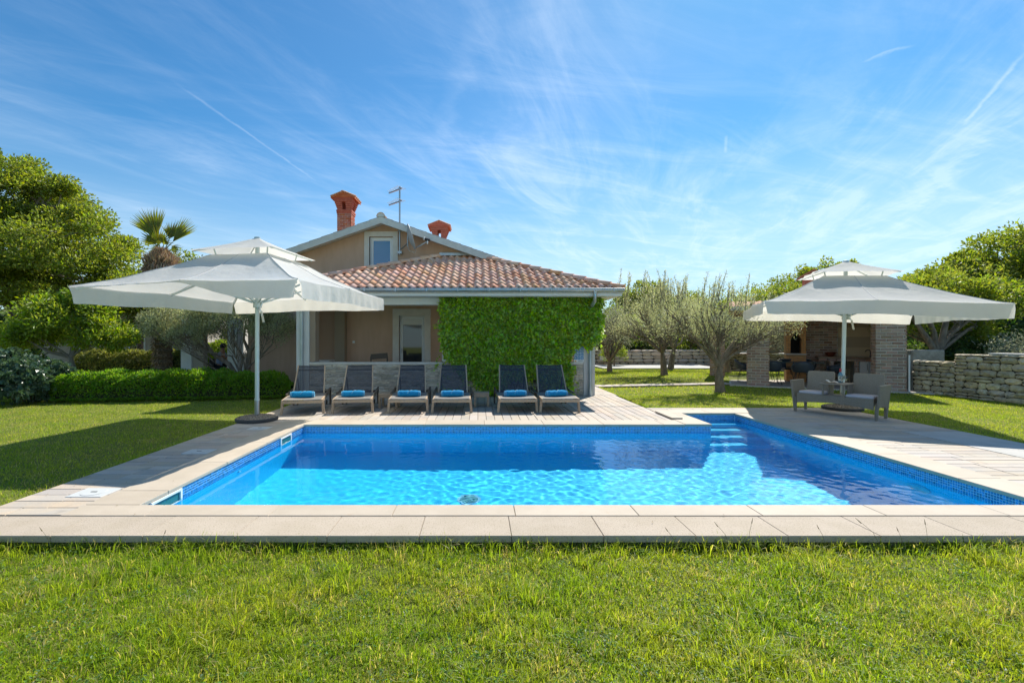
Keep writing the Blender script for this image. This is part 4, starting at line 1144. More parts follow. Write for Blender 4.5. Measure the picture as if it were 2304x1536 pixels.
def towel():
    t = thing('rolled_towel', 'tmp', 'towel', (0, 0, 0), 'rolled blue towels on the loungers')
    m_ = MB(); L, r0 = .46, .073; n = 28; k = 14; rr = random.Random(4)
    for i in range(k + 1):
        x = (i / k - .5) * L; e = min(i, k - i)
        sc_ = (.82, .96, 1.0)[min(e, 2)] * (1 + .05 * math.sin(i * 1.3)) - (.06 if abs(i - k / 2) < 1 else 0)
        for a in range(n):
            an = 2 * math.pi * a / n; r = r0 * sc_ * (1 + .03 * math.sin(3 * an + i)) ; z = r * math.sin(an) * .93; m_.v.append((x, r * math.cos(an), max(z, -.062) + .064))
    for i in range(k):
        for a in range(n): j = (a + 1) % n; m_.f.append((i * n + a, i * n + j, (i + 1) * n + j, (i + 1) * n + a))
    m_.f.append(tuple(range(n - 1, -1, -1))); m_.f.append(tuple(k * n + a for a in range(n)))
    m_.build('roll', towel_mat, t, True)
    for s_ in (-1, 1):
        sp = MB(); pts = []
        for q in range(40):
            an = q * .42; r = .012 + .056 * q / 39; pts.append((s_ * (L / 2 + .002), r * math.cos(an), r * math.sin(an) * .93 + .064))
        sp.tube(pts, .004, 5); sp.build('rolled_edge', towel_edge, t, True)
    for xx in (-.205, .205): MB().tube([(xx, .072 * math.cos(a) * .98, .072 * math.sin(a) * .9 + .064) for a in [x * .35 for x in range(-3, 12)]], .004, 5).build('trim_band', towel_edge, t, True)
    m_ = MB(); m_.tube([(-.03, -.074, .075), (-.01, -.06, .115), (.02, -.02, .135), (.06, .01, .135)], .006, 5); m_.build('fold_edge', towel_edge, t, True)
    return t
L0 = lounger(); T0 = towel()
spots = [(-3.505, 9.02, 12.5, 'first from the left, right next to the umbrella pole', -.05, 9), (-2.546, 9.14, 8, 'second from the left, with a side table on its right', -.03, 13),
         (-1.433, 9.17, 4, 'third from the left, standing right of the slatted side table', .0, 4), (-.545, 9.17, 1.5, 'fourth from the left, its backrest before the left edge of the ivy', .0, 8),
         (.80, 9.20, 1.2, 'fifth from the left, right of the small table, before the ivy', -.02, 11), (1.66, 9.20, 1.0, 'rightmost of the row, nearest the porch corner column', -.01, 16)]
for i, (x, y, a, lab, dx, ta) in enumerate(spots):
    o = L0 if i == 0 else copy_tree(L0)
    o.location = (x, y, 0); o.rotation_euler.z = R(a); o['label'] = 'teak lounger, ' + lab
    q = T0 if i == 0 else copy_tree(T0); ca, sa = math.cos(R(a)), math.sin(R(a)); ly = .42
    q.location = (x + dx * 1.0 - sa * ly, y + ca * ly, .292); q.rotation_euler.z = R(ta)
    q['label'] = 'rolled blue towel on the lounger ' + ('next to the umbrella pole, leftmost of six', 'second from the left', 'third from the left', 'fourth from the left, before the edge of the ivy', 'fifth from the left, right of the small table', 'at the right end of the row')[i]
for (x, y, w_, lab) in ((-1.985, 10.15, .42, 'small teak side table between the second and third loungers'), (.065, 10.25, .34, 'small square teak side table left of the fifth lounger')):
    t = thing('side_table', lab, 'side table', (x, y, 0), 'small teak side tables between the loungers')
    hw = w_ / 2
    for k in range(5): MB().box(x - hw, x + hw, y - hw + k * w_ / 5 + .004, y - hw + (k + 1) * w_ / 5 - .004, .29, .312, .003).build('slat', teak, t)
    for a in (-1, 1):
        for c in (-1, 1): MB().box(x + a * (hw - .025) - .024, x + a * (hw - .025) + .024, y + c * (hw - .03) - .024, y + c * (hw - .03) + .024, 0, .289, .003).build('leg', teak, t)
    MB().box(x - hw + .05, x + hw - .05, y - hw + .006, y - hw + .03, .22, .288).box(x - hw + .05, x + hw - .05, y + hw - .03, y + hw - .006, .22, .288).build('apron', teak, t)

# ------------------------------------------------------------------ wicker companion seat
BX, BY, BA = 7.16, 9.06, math.atan2(-1.04, .65)
bench = thing('wicker_companion_seat', 'grey woven double seat with a built-in middle table, under the right umbrella', 'garden seat', (BX, BY, 0))
def Bp(u, v, z):   # u along the seat, v towards the back
    cu, su = math.cos(BA), math.sin(BA); return Vector((BX + cu * u - su * v, BY + su * u + cu * v, z))
BM = Matrix.Translation((BX, BY, 0)) @ Matrix.Rotation(BA, 4, 'Z')
hl, hd = .66, .25
def bb(name, u0, u1, v0, v1, z0, z1, m=None, bev=.012, par=None):
    return MB().box(u0, u1, v0, v1, z0, z1, bev, BM).build(name, m or wicker, par or bench)
bb('seat_frame', -hl + .04, hl - .04, -hd + .02, hd, .30, .385)
# front skirt with a gentle arch
m_ = MB(); k = 16; pts = [(-hl + .03, .385), (hl - .03, .385)]
low = [(hl - .03 - (2 * hl - .06) * i / k, .19 + .055 * math.sin(math.pi * i / k)) for i in range(k + 1)]
m_.prism([Bp(a, -hd, z) for a, z in pts + low], Bp(0, -hd + .03, 0) - Bp(0, -hd, 0)); m_.build('front_skirt', wicker, bench)
m_ = MB(); m_.prism([Bp(a, hd - .03, z) for a, z in pts + low], Bp(0, .03, 0) - Bp(0, 0, 0)); m_.build('rear_skirt', wicker, bench)
for s_ in (-1, 1):
    m_ = MB()   # arm: side panel flaring outward with arched foot
    prof = [(-hd + .0, .0), (-hd + .036, .0), (-hd + .038, .17), (-.14, .225), (0, .24), (.14, .225), (hd - .038, .17), (hd - .036, .0), (hd, .0), (hd + .01, .62), (-hd - .03, .62)]
    vs0 = [Bp(s_ * (hl - .005 + .06 * max(0, (z - .3)) / .35), v, z) for v, z in prof]; vs1 = [Bp(s_ * (hl + .025 + .06 * max(0, (z - .3)) / .35), v, z) for v, z in prof]
    n = len(prof); m_.add([tuple(q) for q in vs0 + vs1], [tuple(range(n)), tuple(range(2 * n - 1, n - 1, -1))] + [(i, n + i, n + (i + 1) % n, (i + 1) % n) for i in range(n)])
    m_.build('arm_panel', wicker, bench)
    MB().bar(Bp(s_ * (hl + .065), -hd - .04, .635), Bp(s_ * (hl + .065), hd, .635), .052, .03, bev=.012).build('armrest', wicker, bench)
    u0, u1 = (-hl + .03, -.17) if s_ < 0 else (.17, hl - .03)
    # backrest, tilted back with rounded top
    m_ = MB(); k = 8; out = [(u0, .38), (u1, .38), (u1 + .01, .78)] + [(u1 + .01 - .04 * (1 - math.cos(a)), .78 + .05 * math.sin(a)) for a in (.5, 1.0, 1.57)] + [(u0 - .01 + .04 * (1 - math.cos(a)), .78 + .05 * math.sin(a)) for a in (1.57, 1.0, .5)] + [(u0 - .01, .78)]
    vs0 = [Bp(u, hd - .05 + .16 * (z - .38), z) for u, z in out]; vs1 = [Bp(u, hd - .01 + .16 * (z - .38), z) for u, z in out]; n = len(out)
    m_.add([tuple(q) for q in vs0 + vs1], [tuple(range(n)), tuple(range(2 * n - 1, n - 1, -1))] + [(i, n + i, n + (i + 1) % n, (i + 1) % n) for i in range(n)])
    m_.build('backrest', wicker, bench)
    bb('cushion', u0 + .01, u1 - .005, -hd + .03, hd - .05, .387, .435, cushion, .02)
    for v_ in (-hd + .022, hd - .02): MB().tube([Bp(s_ * (hl - .0), v_, 0), Bp(s_ * (hl - .0), v_, .30)], .021, 8).build('leg', wicker, bench, True)
tt = bb('middle_table', -.21, .21, -hd - .05, hd - .06, .612, .632, wicker, .006)
for a in (-.17, .17): MB().box(a - .014, a + .014, -hd - .01, -hd + .018, .386, .611, 0, BM).build('table_post', wicker, bench)
for a in (-.16, .16): bb('inner_panel', a - .014, a + .014, -.02, hd - .06, .386, .611, wicker, .004)
# things on the middle table
bp = Bp(.0, .10, .632)
bo = thing('wine_bottle', 'clear bottle with a red cap and a printed label on the wicker seat table', 'bottle', bp)
MB().lathe(bp, [(.034, 0), (.038, .01), (.038, .15), (.034, .175), (.016, .205), (.014, .235)], 20).build('glass_body', mat('bottle_glass', (.10, .22, .26), rough=.05, spec=.9), bo, True)
MB().lathe(bp, [(.0155, .215), (.0165, .22), (.0165, .28), (.014, .283)], 16).build('cap', mat('red_cap', (.45, .03, .03), rough=.4), bo, True)
lm = MB()
for k in range(10):
    a0_, a1_ = R(150 + k * 20), R(170 + k * 20)
    lm.add([(bp.x + .0388 * math.cos(a0_), bp.y + .0388 * math.sin(a0_), bp.z + .035), (bp.x + .0388 * math.cos(a1_), bp.y + .0388 * math.sin(a1_), bp.z + .035), (bp.x + .0388 * math.cos(a1_), bp.y + .0388 * math.sin(a1_), bp.z + .13), (bp.x + .0388 * math.cos(a0_), bp.y + .0388 * math.sin(a0_), bp.z + .13)], [(0, 1, 2, 3)])
lm.build('paper_label', mat('cream_label', (.70, .66, .52), (.06, .10, .18), rough=.7, scale=38, fac=(.55, .6)), bo, True)
clear = bpy.data.materials.new('clear_glass'); clear.use_nodes = True
_b = clear.node_tree.nodes['Principled BSDF']; _b.inputs['Transmission Weight'].default_value = 1; _b.inputs['Roughness'].default_value = .02; _b.inputs['IOR'].default_value = 1.3
for k, (u_, v_, lab) in enumerate(((.12, .02, 'empty wine glass standing right of the bottle on the seat table'), (.09, -.10, 'second wine glass, in front of the bottle on the seat table'))):
    gp_ = Bp(u_, v_, .632); go = thing('wine_glass', lab, 'glass', gp_, 'wine glasses on the seat table')
    MB().lathe(gp_, [(.030, .0), (.030, .003), (.004, .008), (.0035, .06), (.02, .075), (.033, .10), (.031, .15), (.0295, .15), (.031, .10), (.018, .078), (.0, .066)], 20, cap=False).build('bowl_and_stem', clear, go, True)
mg = Bp(-.09, -.12, .634); mz = thing('magazine', 'open magazine curling up on the wicker seat table', 'magazine', mg)
paper = mat('printed_paper', (.72, .70, .66), (.35, .36, .34), rough=.6, scale=30, fac=(.52, .58))
for s_ in (-1, 1):
    m_ = MB(); k = 8; vs = []
    for i in range(k + 1):
        f = i / k; x_ = s_ * .13 * f; z_ = .035 * math.sin(math.pi * min(1, f * 1.05)) * (1.2 if s_ < 0 else .8) + .006
        for y_ in (-.10, .10): p = Matrix.Rotation(BA + .25, 4, 'Z') @ Vector((x_, y_, 0)); vs.append((mg.x + p.x, mg.y + p.y, mg.z + z_))
    m_.add(vs, [(2 * i, 2 * i + 2, 2 * i + 3, 2 * i + 1) for i in range(k)]); m_.build('page', paper, mz, True)

# ------------------------------------------------------------------ brick pavilion
GA = R(-28.1)
gu, gv = (math.cos(GA), math.sin(GA)), (-math.sin(GA), math.cos(GA))
def G(u, v, z=0.): return Vector((8.79 + gu[0] * u + gv[0] * v, 14.9 + gu[1] * u + gv[1] * v, z))
GM = Matrix.Translation((8.79, 14.9, 0)) @ Matrix.Rotation(GA, 4, 'Z')
pav = thing('brick_pavilion', 'open garden pavilion of old bricks with an outdoor kitchen, fireplace and tiled roof', 'pavilion', G(2, 1.5))
MB().box(-.5, 4.6, -.15, 3.6, -.3, -.005, 0, GM).build('base_slab', mortar, pav)
for i in range(9):
    for j in range(7):
        u0, v0 = -.45 + i * .55, -.12 + j * .52
        MB().box(u0 + .004, u0 + .546, v0 + .004, v0 + .516, -.02, .004 + random.uniform(-.001, .001), .003, GM).build('paving_slab', plank_mat, pav)
def gbox(name, u0, u1, v0, v1, z0, z1, m, bev=0, par=None): return MB().box(u0, u1, v0, v1, z0, z1, bev, GM).build(name, m, par or pav)
def pier(u0, u1, v0, v1, objs=True, h=2.25):
    gbox('pier_core', u0 + .02, u1 - .02, v0 + .02, v1 - .02, -.05, 2.36, mortar)
    j = None if objs else MB()
    brick_face(pav, G(u0, v0), GA, u1 - u0, h, .0, brick_old if objs else brick_old_i, joined=j, proud=.0)
    brick_face(pav, G(u0, v1), GA - math.pi / 2, v1 - v0, h, .0, brick_old if objs else brick_old_i, joined=j, proud=.0)
    jj = MB(); brick_face(pav, G(u1, v0), GA + math.pi / 2, v1 - v0, h, .0, brick_old_i, joined=jj, proud=.0)
    if j: jj.v, jj.f = jj.v, jj.f; jj.add(j.v, j.f)
    o = jj.build('brickwork', brick_old_i, pav); o['kind'] = 'stuff'
pier(0, .62, 0, .42); pier(3.25, 3.95, 0, .5); pier(-1.15, -.62, 2.85, 3.25, False)
# back wall: brick part, striped part
gbox('back_wall', 1.40, 3.93, 2.95, 3.15, -.05, 2.45, mortar)
j = MB(); brick_face(pav, G(1.86, 2.93), GA, 1.02, 2.4, .0, brick_old_i, joined=j, proud=.02); o = j.build('back_brickwork', brick_old_i, pav); o['kind'] = 'stuff'
beige1 = mat('beige_wall_paint', (.62, .51, .34), rough=.9, bump=.15); beige2 = mat('taupe_wall_paint', (.46, .38, .27), rough=.9, bump=.15)
for k, zz in enumerate((0, .45, .9, 1.22, 1.58, 1.92, 2.28)):
    z1 = (0, .45, .9, 1.22, 1.58, 1.92, 2.28, 2.44)[k + 1]; gbox('painted_stripe', 2.90, 3.92, 2.90 + .002 * (k % 2), 2.949, zz, z1, beige1 if k % 2 == 0 else beige2)
gbox('side_wall', 3.77, 3.93, .6, 2.89, -.05, 2.45, mortar)
# fireplace with pointed opening
FU0, FU1, FV0 = 1.30, 1.88, 2.25
m_ = MB(); oy = lambda pts, v0, dv: m_.prism([G(u, v0, z) for u, z in pts], G(0, dv) - G(0, 0))
mid = (FU0 + FU1) / 2
m_.box(FU0, FU1, FV0, 2.93, .0, .95, .004, GM)
oy([(FU0, .951), (FU0 + .13, .951), (FU0 + .13, 1.5), (mid, 1.78), (mid, 2.45), (FU0, 2.45)], FV0, .66)
oy([(FU1, .951), (FU1, 2.45), (mid + .001, 2.45), (mid + .001, 1.78), (FU1 - .13, 1.5), (FU1 - .13, .951)], FV0, .66)
fp = m_.build('fireplace', mat('orange_mortar', (.44, .27, .13), rough=.95, bump=.5), pav)
gbox('firebox', FU0 + .12, FU1 - .12, FV0 + .45, FV0 + .65, .953, 1.8, black_in, par=fp)
gbox('hearth_ledge', FU0 - .03, FU1 + .03, FV0 - .06, FV0 + .4, .952, .99, trim_stone, .004, fp)
j = MB()
for (u0, W_, z0, H_) in ((FU0, .58, 0, .93), (FU0, .13, 1.0, 1.42), (FU1 - .13, .13, 1.0, 1.42), (FU0 + .13, .32, 1.80, .62)):
    brick_face(pav, G(u0, FV0), GA, W_, H_, z0, brick_or, L=.20 if W_ > .2 else .125, joined=j, proud=.006)
brick_face(pav, G(FU1, FV0), GA + math.pi / 2, .66, 2.4, 0, brick_or, joined=j, proud=.006)
o = j.build('fireplace_brickwork', brick_or, fp); o['kind'] = 'stuff'
# counter
gbox('counter_top', 2.22, 3.765, 2.2, 2.88, .84, .90, mat('brown_counter', (.34, .22, .14), (.26, .17, .11), rough=.5, scale=6), .006)
j = MB()
for u0 in (2.55, 2.88, 3.22):
    gbox('counter_pier', u0 + .01, u0 + .11, 2.27, 2.88, .004, .838, mortar)
    brick_face(pav, G(u0, 2.26), GA, .12, .82, .01, brick_or, L=.12, joined=j, proud=.006)
brick_face(pav, G(2.24, 2.235), GA, 1.52, .075, .755, brick_or, joined=j, proud=.004)
o = j.build('counter_brickwork', brick_old_i, pav); o['kind'] = 'stuff'
fr_ = thing('fridge', 'small white fridge under the pavilion counter beside the right pier', 'fridge', G(3.55, 2.5, .0))
MB().box(3.37, 3.76, 2.34, 2.85, .01, .76, .01, GM).build('body', pvc, fr_)
MB().box(3.375, 3.60, 2.305, 2.335, .03, .75, .006, GM).build('door', pvc, fr_); MB().box(3.61, 3.755, 2.305, 2.335, .03, .75, .006, GM).build('door', mat('grey_fridge_door', (.5, .52, .54), rough=.3), fr_)
MB().box(3.56, 3.575, 2.28, 2.30, .45, .68, .002, GM).build('handle', steel, fr_)
tap = thing('kitchen_tap', 'curved steel tap at the sink on the pavilion counter', 'tap', G(3.72, 2.62, .9))
MB().tube([G(3.72, 2.62, .9), G(3.72, 2.62, 1.08), G(3.69, 2.6, 1.14), G(3.62, 2.56, 1.14), G(3.56, 2.52, 1.08)], .014, 8).tube([G(3.72, 2.62, .9), G(3.72, 2.62, .93)], .03, 10).build('spout', dark_metal, tap, True)
MB().box(3.38, 3.66, 2.40, 2.70, .899, .906, .002, GM).build('sink_rim', steel, tap)
bowl = thing('clay_bowl', 'dark red bowl of fruit on the left end of the pavilion counter', 'bowl', G(2.62, 2.55, .9))
MB().lathe(G(2.62, 2.55, .9), [(.07, 0), (.09, .01), (.15, .10), (.165, .15), (.155, .15), (.14, .10), (.0, .05)], 24, cap=False).build('bowl_body', mat('dark_red_glaze', (.16, .04, .02), rough=.3), bowl, True)
m_ = MB()
for k in range(6): a = k * 1.05; p = G(2.62, 2.55, 1.03) + Vector((.07 * math.cos(a), .07 * math.sin(a), 0)); m_.lathe(p, [(.0, -.04), (.028, -.028), (.04, 0), (.028, .028), (.0, .04)], 10, cap=False)
m_.build('fruit', mat('red_fruit', (.22, .05, .02), rough=.35), bowl, True)
hb = thing('dried_flower_bunch', 'golden dried bunch hanging under the pavilion roof before the striped wall', 'dried flowers', G(3.05, 1.6, 2.05))
pb = MB(); rr = random.Random(8)
for k in range(260):
    p = G(3.05, 1.6, 2.08) + Vector((rr.gauss(0, .20), rr.gauss(0, .10), rr.gauss(0, .05))); d = Vector((rr.gauss(0, 1), rr.gauss(0, 1), rr.gauss(-.4, .5))).normalized() * .05; w_ = Vector((rr.gauss(0, 1), rr.gauss(0, 1), rr.gauss(0, 1))).normalized() * .012
    pb.add([tuple(p - d), tuple(p + w_), tuple(p + d), tuple(p - w_)], [(0, 1, 2, 3)])
pb.build('petals', mat('golden_straw', (.42, .27, .06), rough=.8, rnd='isl', rv=.4), hb); MB().tube([G(3.05, 1.6, 2.1), G(3.05, 1.6, 2.6)], .006, 5).build('string', dark_metal, hb)
# timber roof of the pavilion
timber = mat('orange_stained_timber', (.40, .13, .03), (.30, .10, .03), rough=.5, scale=8, stretch=(1, 1, 4), bump=.2)
for v_ in (-.05, 3.0): gbox('roof_beam', -.35, 4.05, v_, v_ + .16, 2.361, 2.50, timber, .008)
ru0, ru1, rv0, rv1, rzm = -.45, 4.15, -.45, 3.75, 2.76
m_ = MB(); vm = (rv0 + rv1) / 2
for (va, vb) in ((rv0, vm), (rv1, vm)): m_.prism([G(ru0, va, 2.45), G(ru1, va, 2.45), G(ru1, vb, rzm), G(ru0, vb, rzm)], (0, 0, .05))
m_.build('roof_boarding', timber, pav)
m_ = MB(); m_.prism([G(ru0 + .12, rv0 + .3, 2.38), G(ru0 + .12, rv1 - .3, 2.38), G(ru0 + .12, vm, rzm - .03)], G(.05, 0) - G(0, 0)); m_.build('roof_gable_boards', timber, pav)
m_ = MB(); n = int((ru1 - ru0) / .05)
for (va, vb) in ((rv0 - .05, vm), (rv1 + .05, vm)):
    vs = []
    for r in range(13):
        f = r / 12
        for i in range(n + 1): u_ = ru0 - .05 + (ru1 - ru0 + .1) * i / n; p = G(u_, va + (vb - va) * f, 2.52 + (rzm - 2.45) * f + .035 * abs(math.sin(i * .05 / .21 * math.pi))); vs.append(tuple(p))
    m_.add(vs, [(r * (n + 1) + i, r * (n + 1) + i + 1, (r + 1) * (n + 1) + i + 1, (r + 1) * (n + 1) + i) for r in range(12) for i in range(n)])
o = m_.build('roof_tiling', tile_far, pav, True); o['kind'] = 'stuff'
gbox('eaves_board', ru0 - .03, ru1 + .03, rv0 - .09, rv0 - .05, 2.42, 2.56, grey_verge)
# chimney of the fireplace
gbox('chimney_stack', 1.85, 2.35, 2.3, 2.9, 2.55, 3.66, brick_red)
m_ = MB()
for s_ in (-1, 1): m_.prism([G(2.1, 2.1, 3.94), G(2.1, 2.1, 3.88), G(2.1 + s_ * .42, 2.1, 3.64), G(2.1 + s_ * .42, 2.1, 3.70)], G(0, 1.0) - G(0, 0))
m_.build('chimney_roof', tile_far, pav)
MB().tube([G(3.99, -.03, .0), G(3.99, -.03, 1.05)], .022, 8).build('drain_pipe', pvc, pav, True)

# dining set in the pavilion
tbl = thing('dining_table', 'dark garden dining table in the pavilion seen between the brick piers', 'table', G(1.25, 1.35))
MB().box(.25, 2.2, .90, 1.80, .725, .75, .008, GM).build('tabletop', mat('teal_grey_tabletop', (.05, .085, .09), rough=.15), tbl)
for a in (.55, 1.9):
    m_ = MB()
    for c_ in (1.0, 1.7): m_.box(a - .03, a + .03, c_ - .03, c_ + .03, .004, .724, 0, GM)
    m_.box(a - .03, a + .03, .97, 1.73, .005, .05, 0, GM); m_.build('leg', dark_metal, tbl)
def shell_chair():
    t = thing('shell_chair', 'tmp', 'chair', (0, 0, 0), 'charcoal shell chairs round the pavilion table')
    m_ = MB(); vs = []; n = 18
    for j, (z, rx, ry, cut) in enumerate(((.44, .20, .20, 0), (.46, .26, .25, 0), (.52, .285, .27, .0), (.62, .30, .285, 0), (.70, .305, .29, 0), (.80, .29, .285, 0))):
        for i in range(n + 1):
            a = R(-38) + (R(256) * i / n); back = max(0, math.sin(a))
            zz = z if j < 3 else .52 + (z - .52) * (.35 + .65 * back ** 1.2)
            vs.append((rx * math.cos(a), ry * math.sin(a) + .03 * back * (z - .44) * 3, zz))
    m_.add(vs, [(j * (n + 1) + i, j * (n + 1) + i + 1, (j + 1) * (n + 1) + i + 1, (j + 1) * (n + 1) + i) for j in range(5) for i in range(n)])
    o = m_.build('shell', shell_mat, t, True); md = o.modifiers.new('thick', 'SOLIDIFY'); md.thickness = .014
    MB().lathe((0, -.02, .43), [(.0, 0), (.22, .0), (.245, .02), (.22, .045), (.0, .05)], 22, cap=False).build('seat', shell_mat, t, True)
    for sx in (-1, 1):
        m_ = MB().tube([(sx * .16, -.14, .43), (sx * .25, -.22, .01), (sx * .25, .22, .01), (sx * .16, .12, .43)], .009, 6)
        m_.build('sled_leg', dark_metal, t, True)
    return t
S0 = shell_chair(); first = True
for (u_, v_, a_, lab) in ((.72, .62, 188, 'near the left pier, back turned to the pool'), (1.55, .55, 178, 'nearest the wicker seat, back turned to the pool'), (.65, 2.05, 5, 'far side of the table, left end'),
                          (1.25, 2.08, 0, 'far side of the table, in the middle'), (1.85, 2.05, -6, 'far side of the table, before the brick wall'), (2.52, 1.35, -90, 'at the right head of the table'), (-.02, 1.35, 92, 'at the left head of the table, mostly behind the pier')):
    o = S0 if first else copy_tree(S0); first = False
    o.location = G(u_, v_, .004); o.rotation_euler.z = GA + R(a_); o['label'] = 'charcoal shell chair ' + lab
vase = thing('dark_dish', 'dark round dish standing in the middle of the pavilion table', 'dish', G(1.2, 1.4, .75))
MB().lathe(G(1.2, 1.4, .75), [(.08, 0), (.14, .02), (.17, .07), (.16, .07), (.12, .025), (0, .015)], 20, cap=False).build('dish_body', shell_mat, vase, True)

# ------------------------------------------------------------------ stone walls
def rock(seed, m, name, amp=.10):
    rr = random.Random(seed); mm = MB(); n = 4; vs = []; off = rr.uniform(0, 50)
    for j in range(n):
        for i in range(n + 2):
            x, z = i / (n + 1) - .5, j / (n - 1) - .5
            ed = (i in (0, n + 1)) + (j in (0, n - 1))
            y = -.5 + (.0 if ed == 0 else .22 * ed) + rr.uniform(-.14, .14)
            if ed: x += rr.uniform(-.02, .02) - (math.copysign(.03, x) if ed == 2 else 0); z += rr.uniform(-.05, .05) - (math.copysign(.06, z) if ed == 2 else 0)
            vs.append((x, y, z))
    w = n + 2; fs = [(j * w + i, j * w + i + 1, (j + 1) * w + i + 1, (j + 1) * w + i) for j in range(n - 1) for i in range(w - 1)]
    rim = list(range(w)) + [j * w + w - 1 for j in range(1, n)] + [(n - 1) * w + i for i in range(w - 2, -1, -1)] + [j * w for j in range(n - 2, 0, -1)]
    b0 = len(vs)
    for k in rim: vs.append((vs[k][0], .5, vs[k][2]))
    nr = len(rim); fs += [(rim[(k + 1) % nr], rim[k], b0 + k, b0 + (k + 1) % nr)[::-1] for k in range(nr)]
    mm.add(vs, fs); return mm.mesh(name, m)
wall_stone = mat('cream_wall_stone', (.66, .56, .37), (.50, .43, .30), rough=.9, scale=6, bump=1., bscale=22, rnd='obj', rv=.25, rh=.012, bdist=.025, speck=(5, .6, (.22, .20, .16), .6))
block_stone = mat('cream_block_stone', (.60, .49, .36), (.52, .42, .31), rough=.9, scale=4, bump=.7, bscale=18, rnd='obj', rv=.18, rh=.012, bdist=.02)
dark_stone = mat('weathered_grey_stone', (.27, .24, .195), (.38, .345, .285), rough=.95, scale=5, bump=1., bscale=16, rnd='obj', rv=.25, bdist=.03)
crev = mat('dark_wall_crevice', (.07, .062, .048), rough=1., bump=.5)
def stone_wall(label, p0, ang, length, heights, hr, lr, m, th=.32, nv=8, cap=True, gap=.012, z0=-.06):
    """dry stone wall from p0 along ang; visible face on its right side; heights: list of (from, to, height)"""
    w = thing('stone_wall', label, 'wall', (p0[0], p0[1], 0)); tx, ty = math.cos(ang), math.sin(ang); nx_, ny_ = ty, -tx
    rocks = [rock(i * 7 + int(length * 10), m, 'stone') for i in range(nv)]
    core = MB()
    for (a, c, h) in heights:
        pts = [(p0[0] + tx * a - nx_ * .03, p0[1] + ty * a - ny_ * .03), (p0[0] + tx * c - nx_ * .03, p0[1] + ty * c - ny_ * .03), (p0[0] + tx * c - nx_ * th, p0[1] + ty * c - ny_ * th), (p0[0] + tx * a - nx_ * th, p0[1] + ty * a - ny_ * th)]
        core.prism([(x, y, z0 - .1) for x, y in pts], (0, 0, h - .02 - z0 + .1))
    core.build('wall_core', crev, w)
    for (a, c, h) in heights:
        z = z0; r = 0
        while z < h - .045:
            hh = min(random.uniform(*hr), h - z)
            if h - z - hh < hr[0] * .6: hh = h - z
            s = a
            while s < c - 1e-3:
                L = min(random.uniform(*lr) * (1.3 - .3 * hh / hr[1]), c - s)
                if c - s - L < lr[0] * .5: L = c - s
                if hh > hr[0] * 1.7 and random.random() < .25:   # two thin stones instead of one
                    parts_ = ((z, hh * .5), (z + hh * .5, hh * .5))
                else: parts_ = ((z, hh),)
                for (zz, h2) in parts_:
                    o = inst('stone', random.choice(rocks), w, (p0[0] + tx * (s + L / 2) - nx_ * (.05 + random.uniform(-.01, .012)), p0[1] + ty * (s + L / 2) - ny_ * .05, zz + h2 / 2),
                             rot=(0, random.uniform(-.02, .02), ang + random.uniform(-.02, .02)), scale=(max(.03, L - gap), .16, max(.02, h2 - gap)))
                s += L
            z += hh; r += 1
    return w
# right wall: from beside the pavilion towards the viewer
aw = math.atan2(-2.6, .30)
rw_ = stone_wall('dry stone garden wall of cream stones running along the right edge of the lawn', (12.62, 13.25), aw, 6.2, [(0, 1.06, .90), (1.06, 6.2, 1.115)], (.085, .19), (.14, .36), wall_stone, nv=12)
rc = MB()
for k in range(7):
    s0 = k * .9; rc.box(s0, s0 + .89, .0, .36, 1.117, 1.155, .01, Matrix.Translation((12.62, 13.25, 0)) @ Matrix.Rotation(aw, 4, 'Z')) if s0 > 1.0 else None
rc.build('coping', trim_stone, rw_)
bw_ = stone_wall('long low wall of large cream blocks across the far side of the lawn', (4.0, 26.2), 0, 9.4, [(0, 9.4, .90)], (.19, .23), (.38, .75), block_stone, gap=.015)
stone_wall('cream block wall end turning towards the pavilion behind the paved court', (13.4, 26.15), -math.pi / 2 + .35, 3.0, [(0, 3.0, .88)], (.19, .23), (.38, .75), block_stone, gap=.015)
dw_ = stone_wall('dark weathered rubble wall behind the brick pavilion', (11.4, 21.2), -.04, 7.5, [(0, 7.5, .80)], (.10, .18), (.22, .5), dark_stone, gap=.02)
MB().box(11.4, 18.9, 20.9, 21.3, .80, .86, .01).build('coping', trim_stone, dw_)
ob = thing('stone_trough', 'dark mossy stone block behind the garden wall, left of the forked tree', 'stone block', (13.35, 13.2, 0))
MB().box(12.95, 13.95, 13.6, 14.1, -.1, 1.18, .03).build('block', dark_stone, ob)
pl_ = thing('wall_planter', 'white window box of seedlings hanging on the far block wall', 'planter', (7.08, 26.0, .35))
MB().box(6.9, 7.3, 25.75, 25.98, .34, .56, .01).build('box', white_wall, pl_)
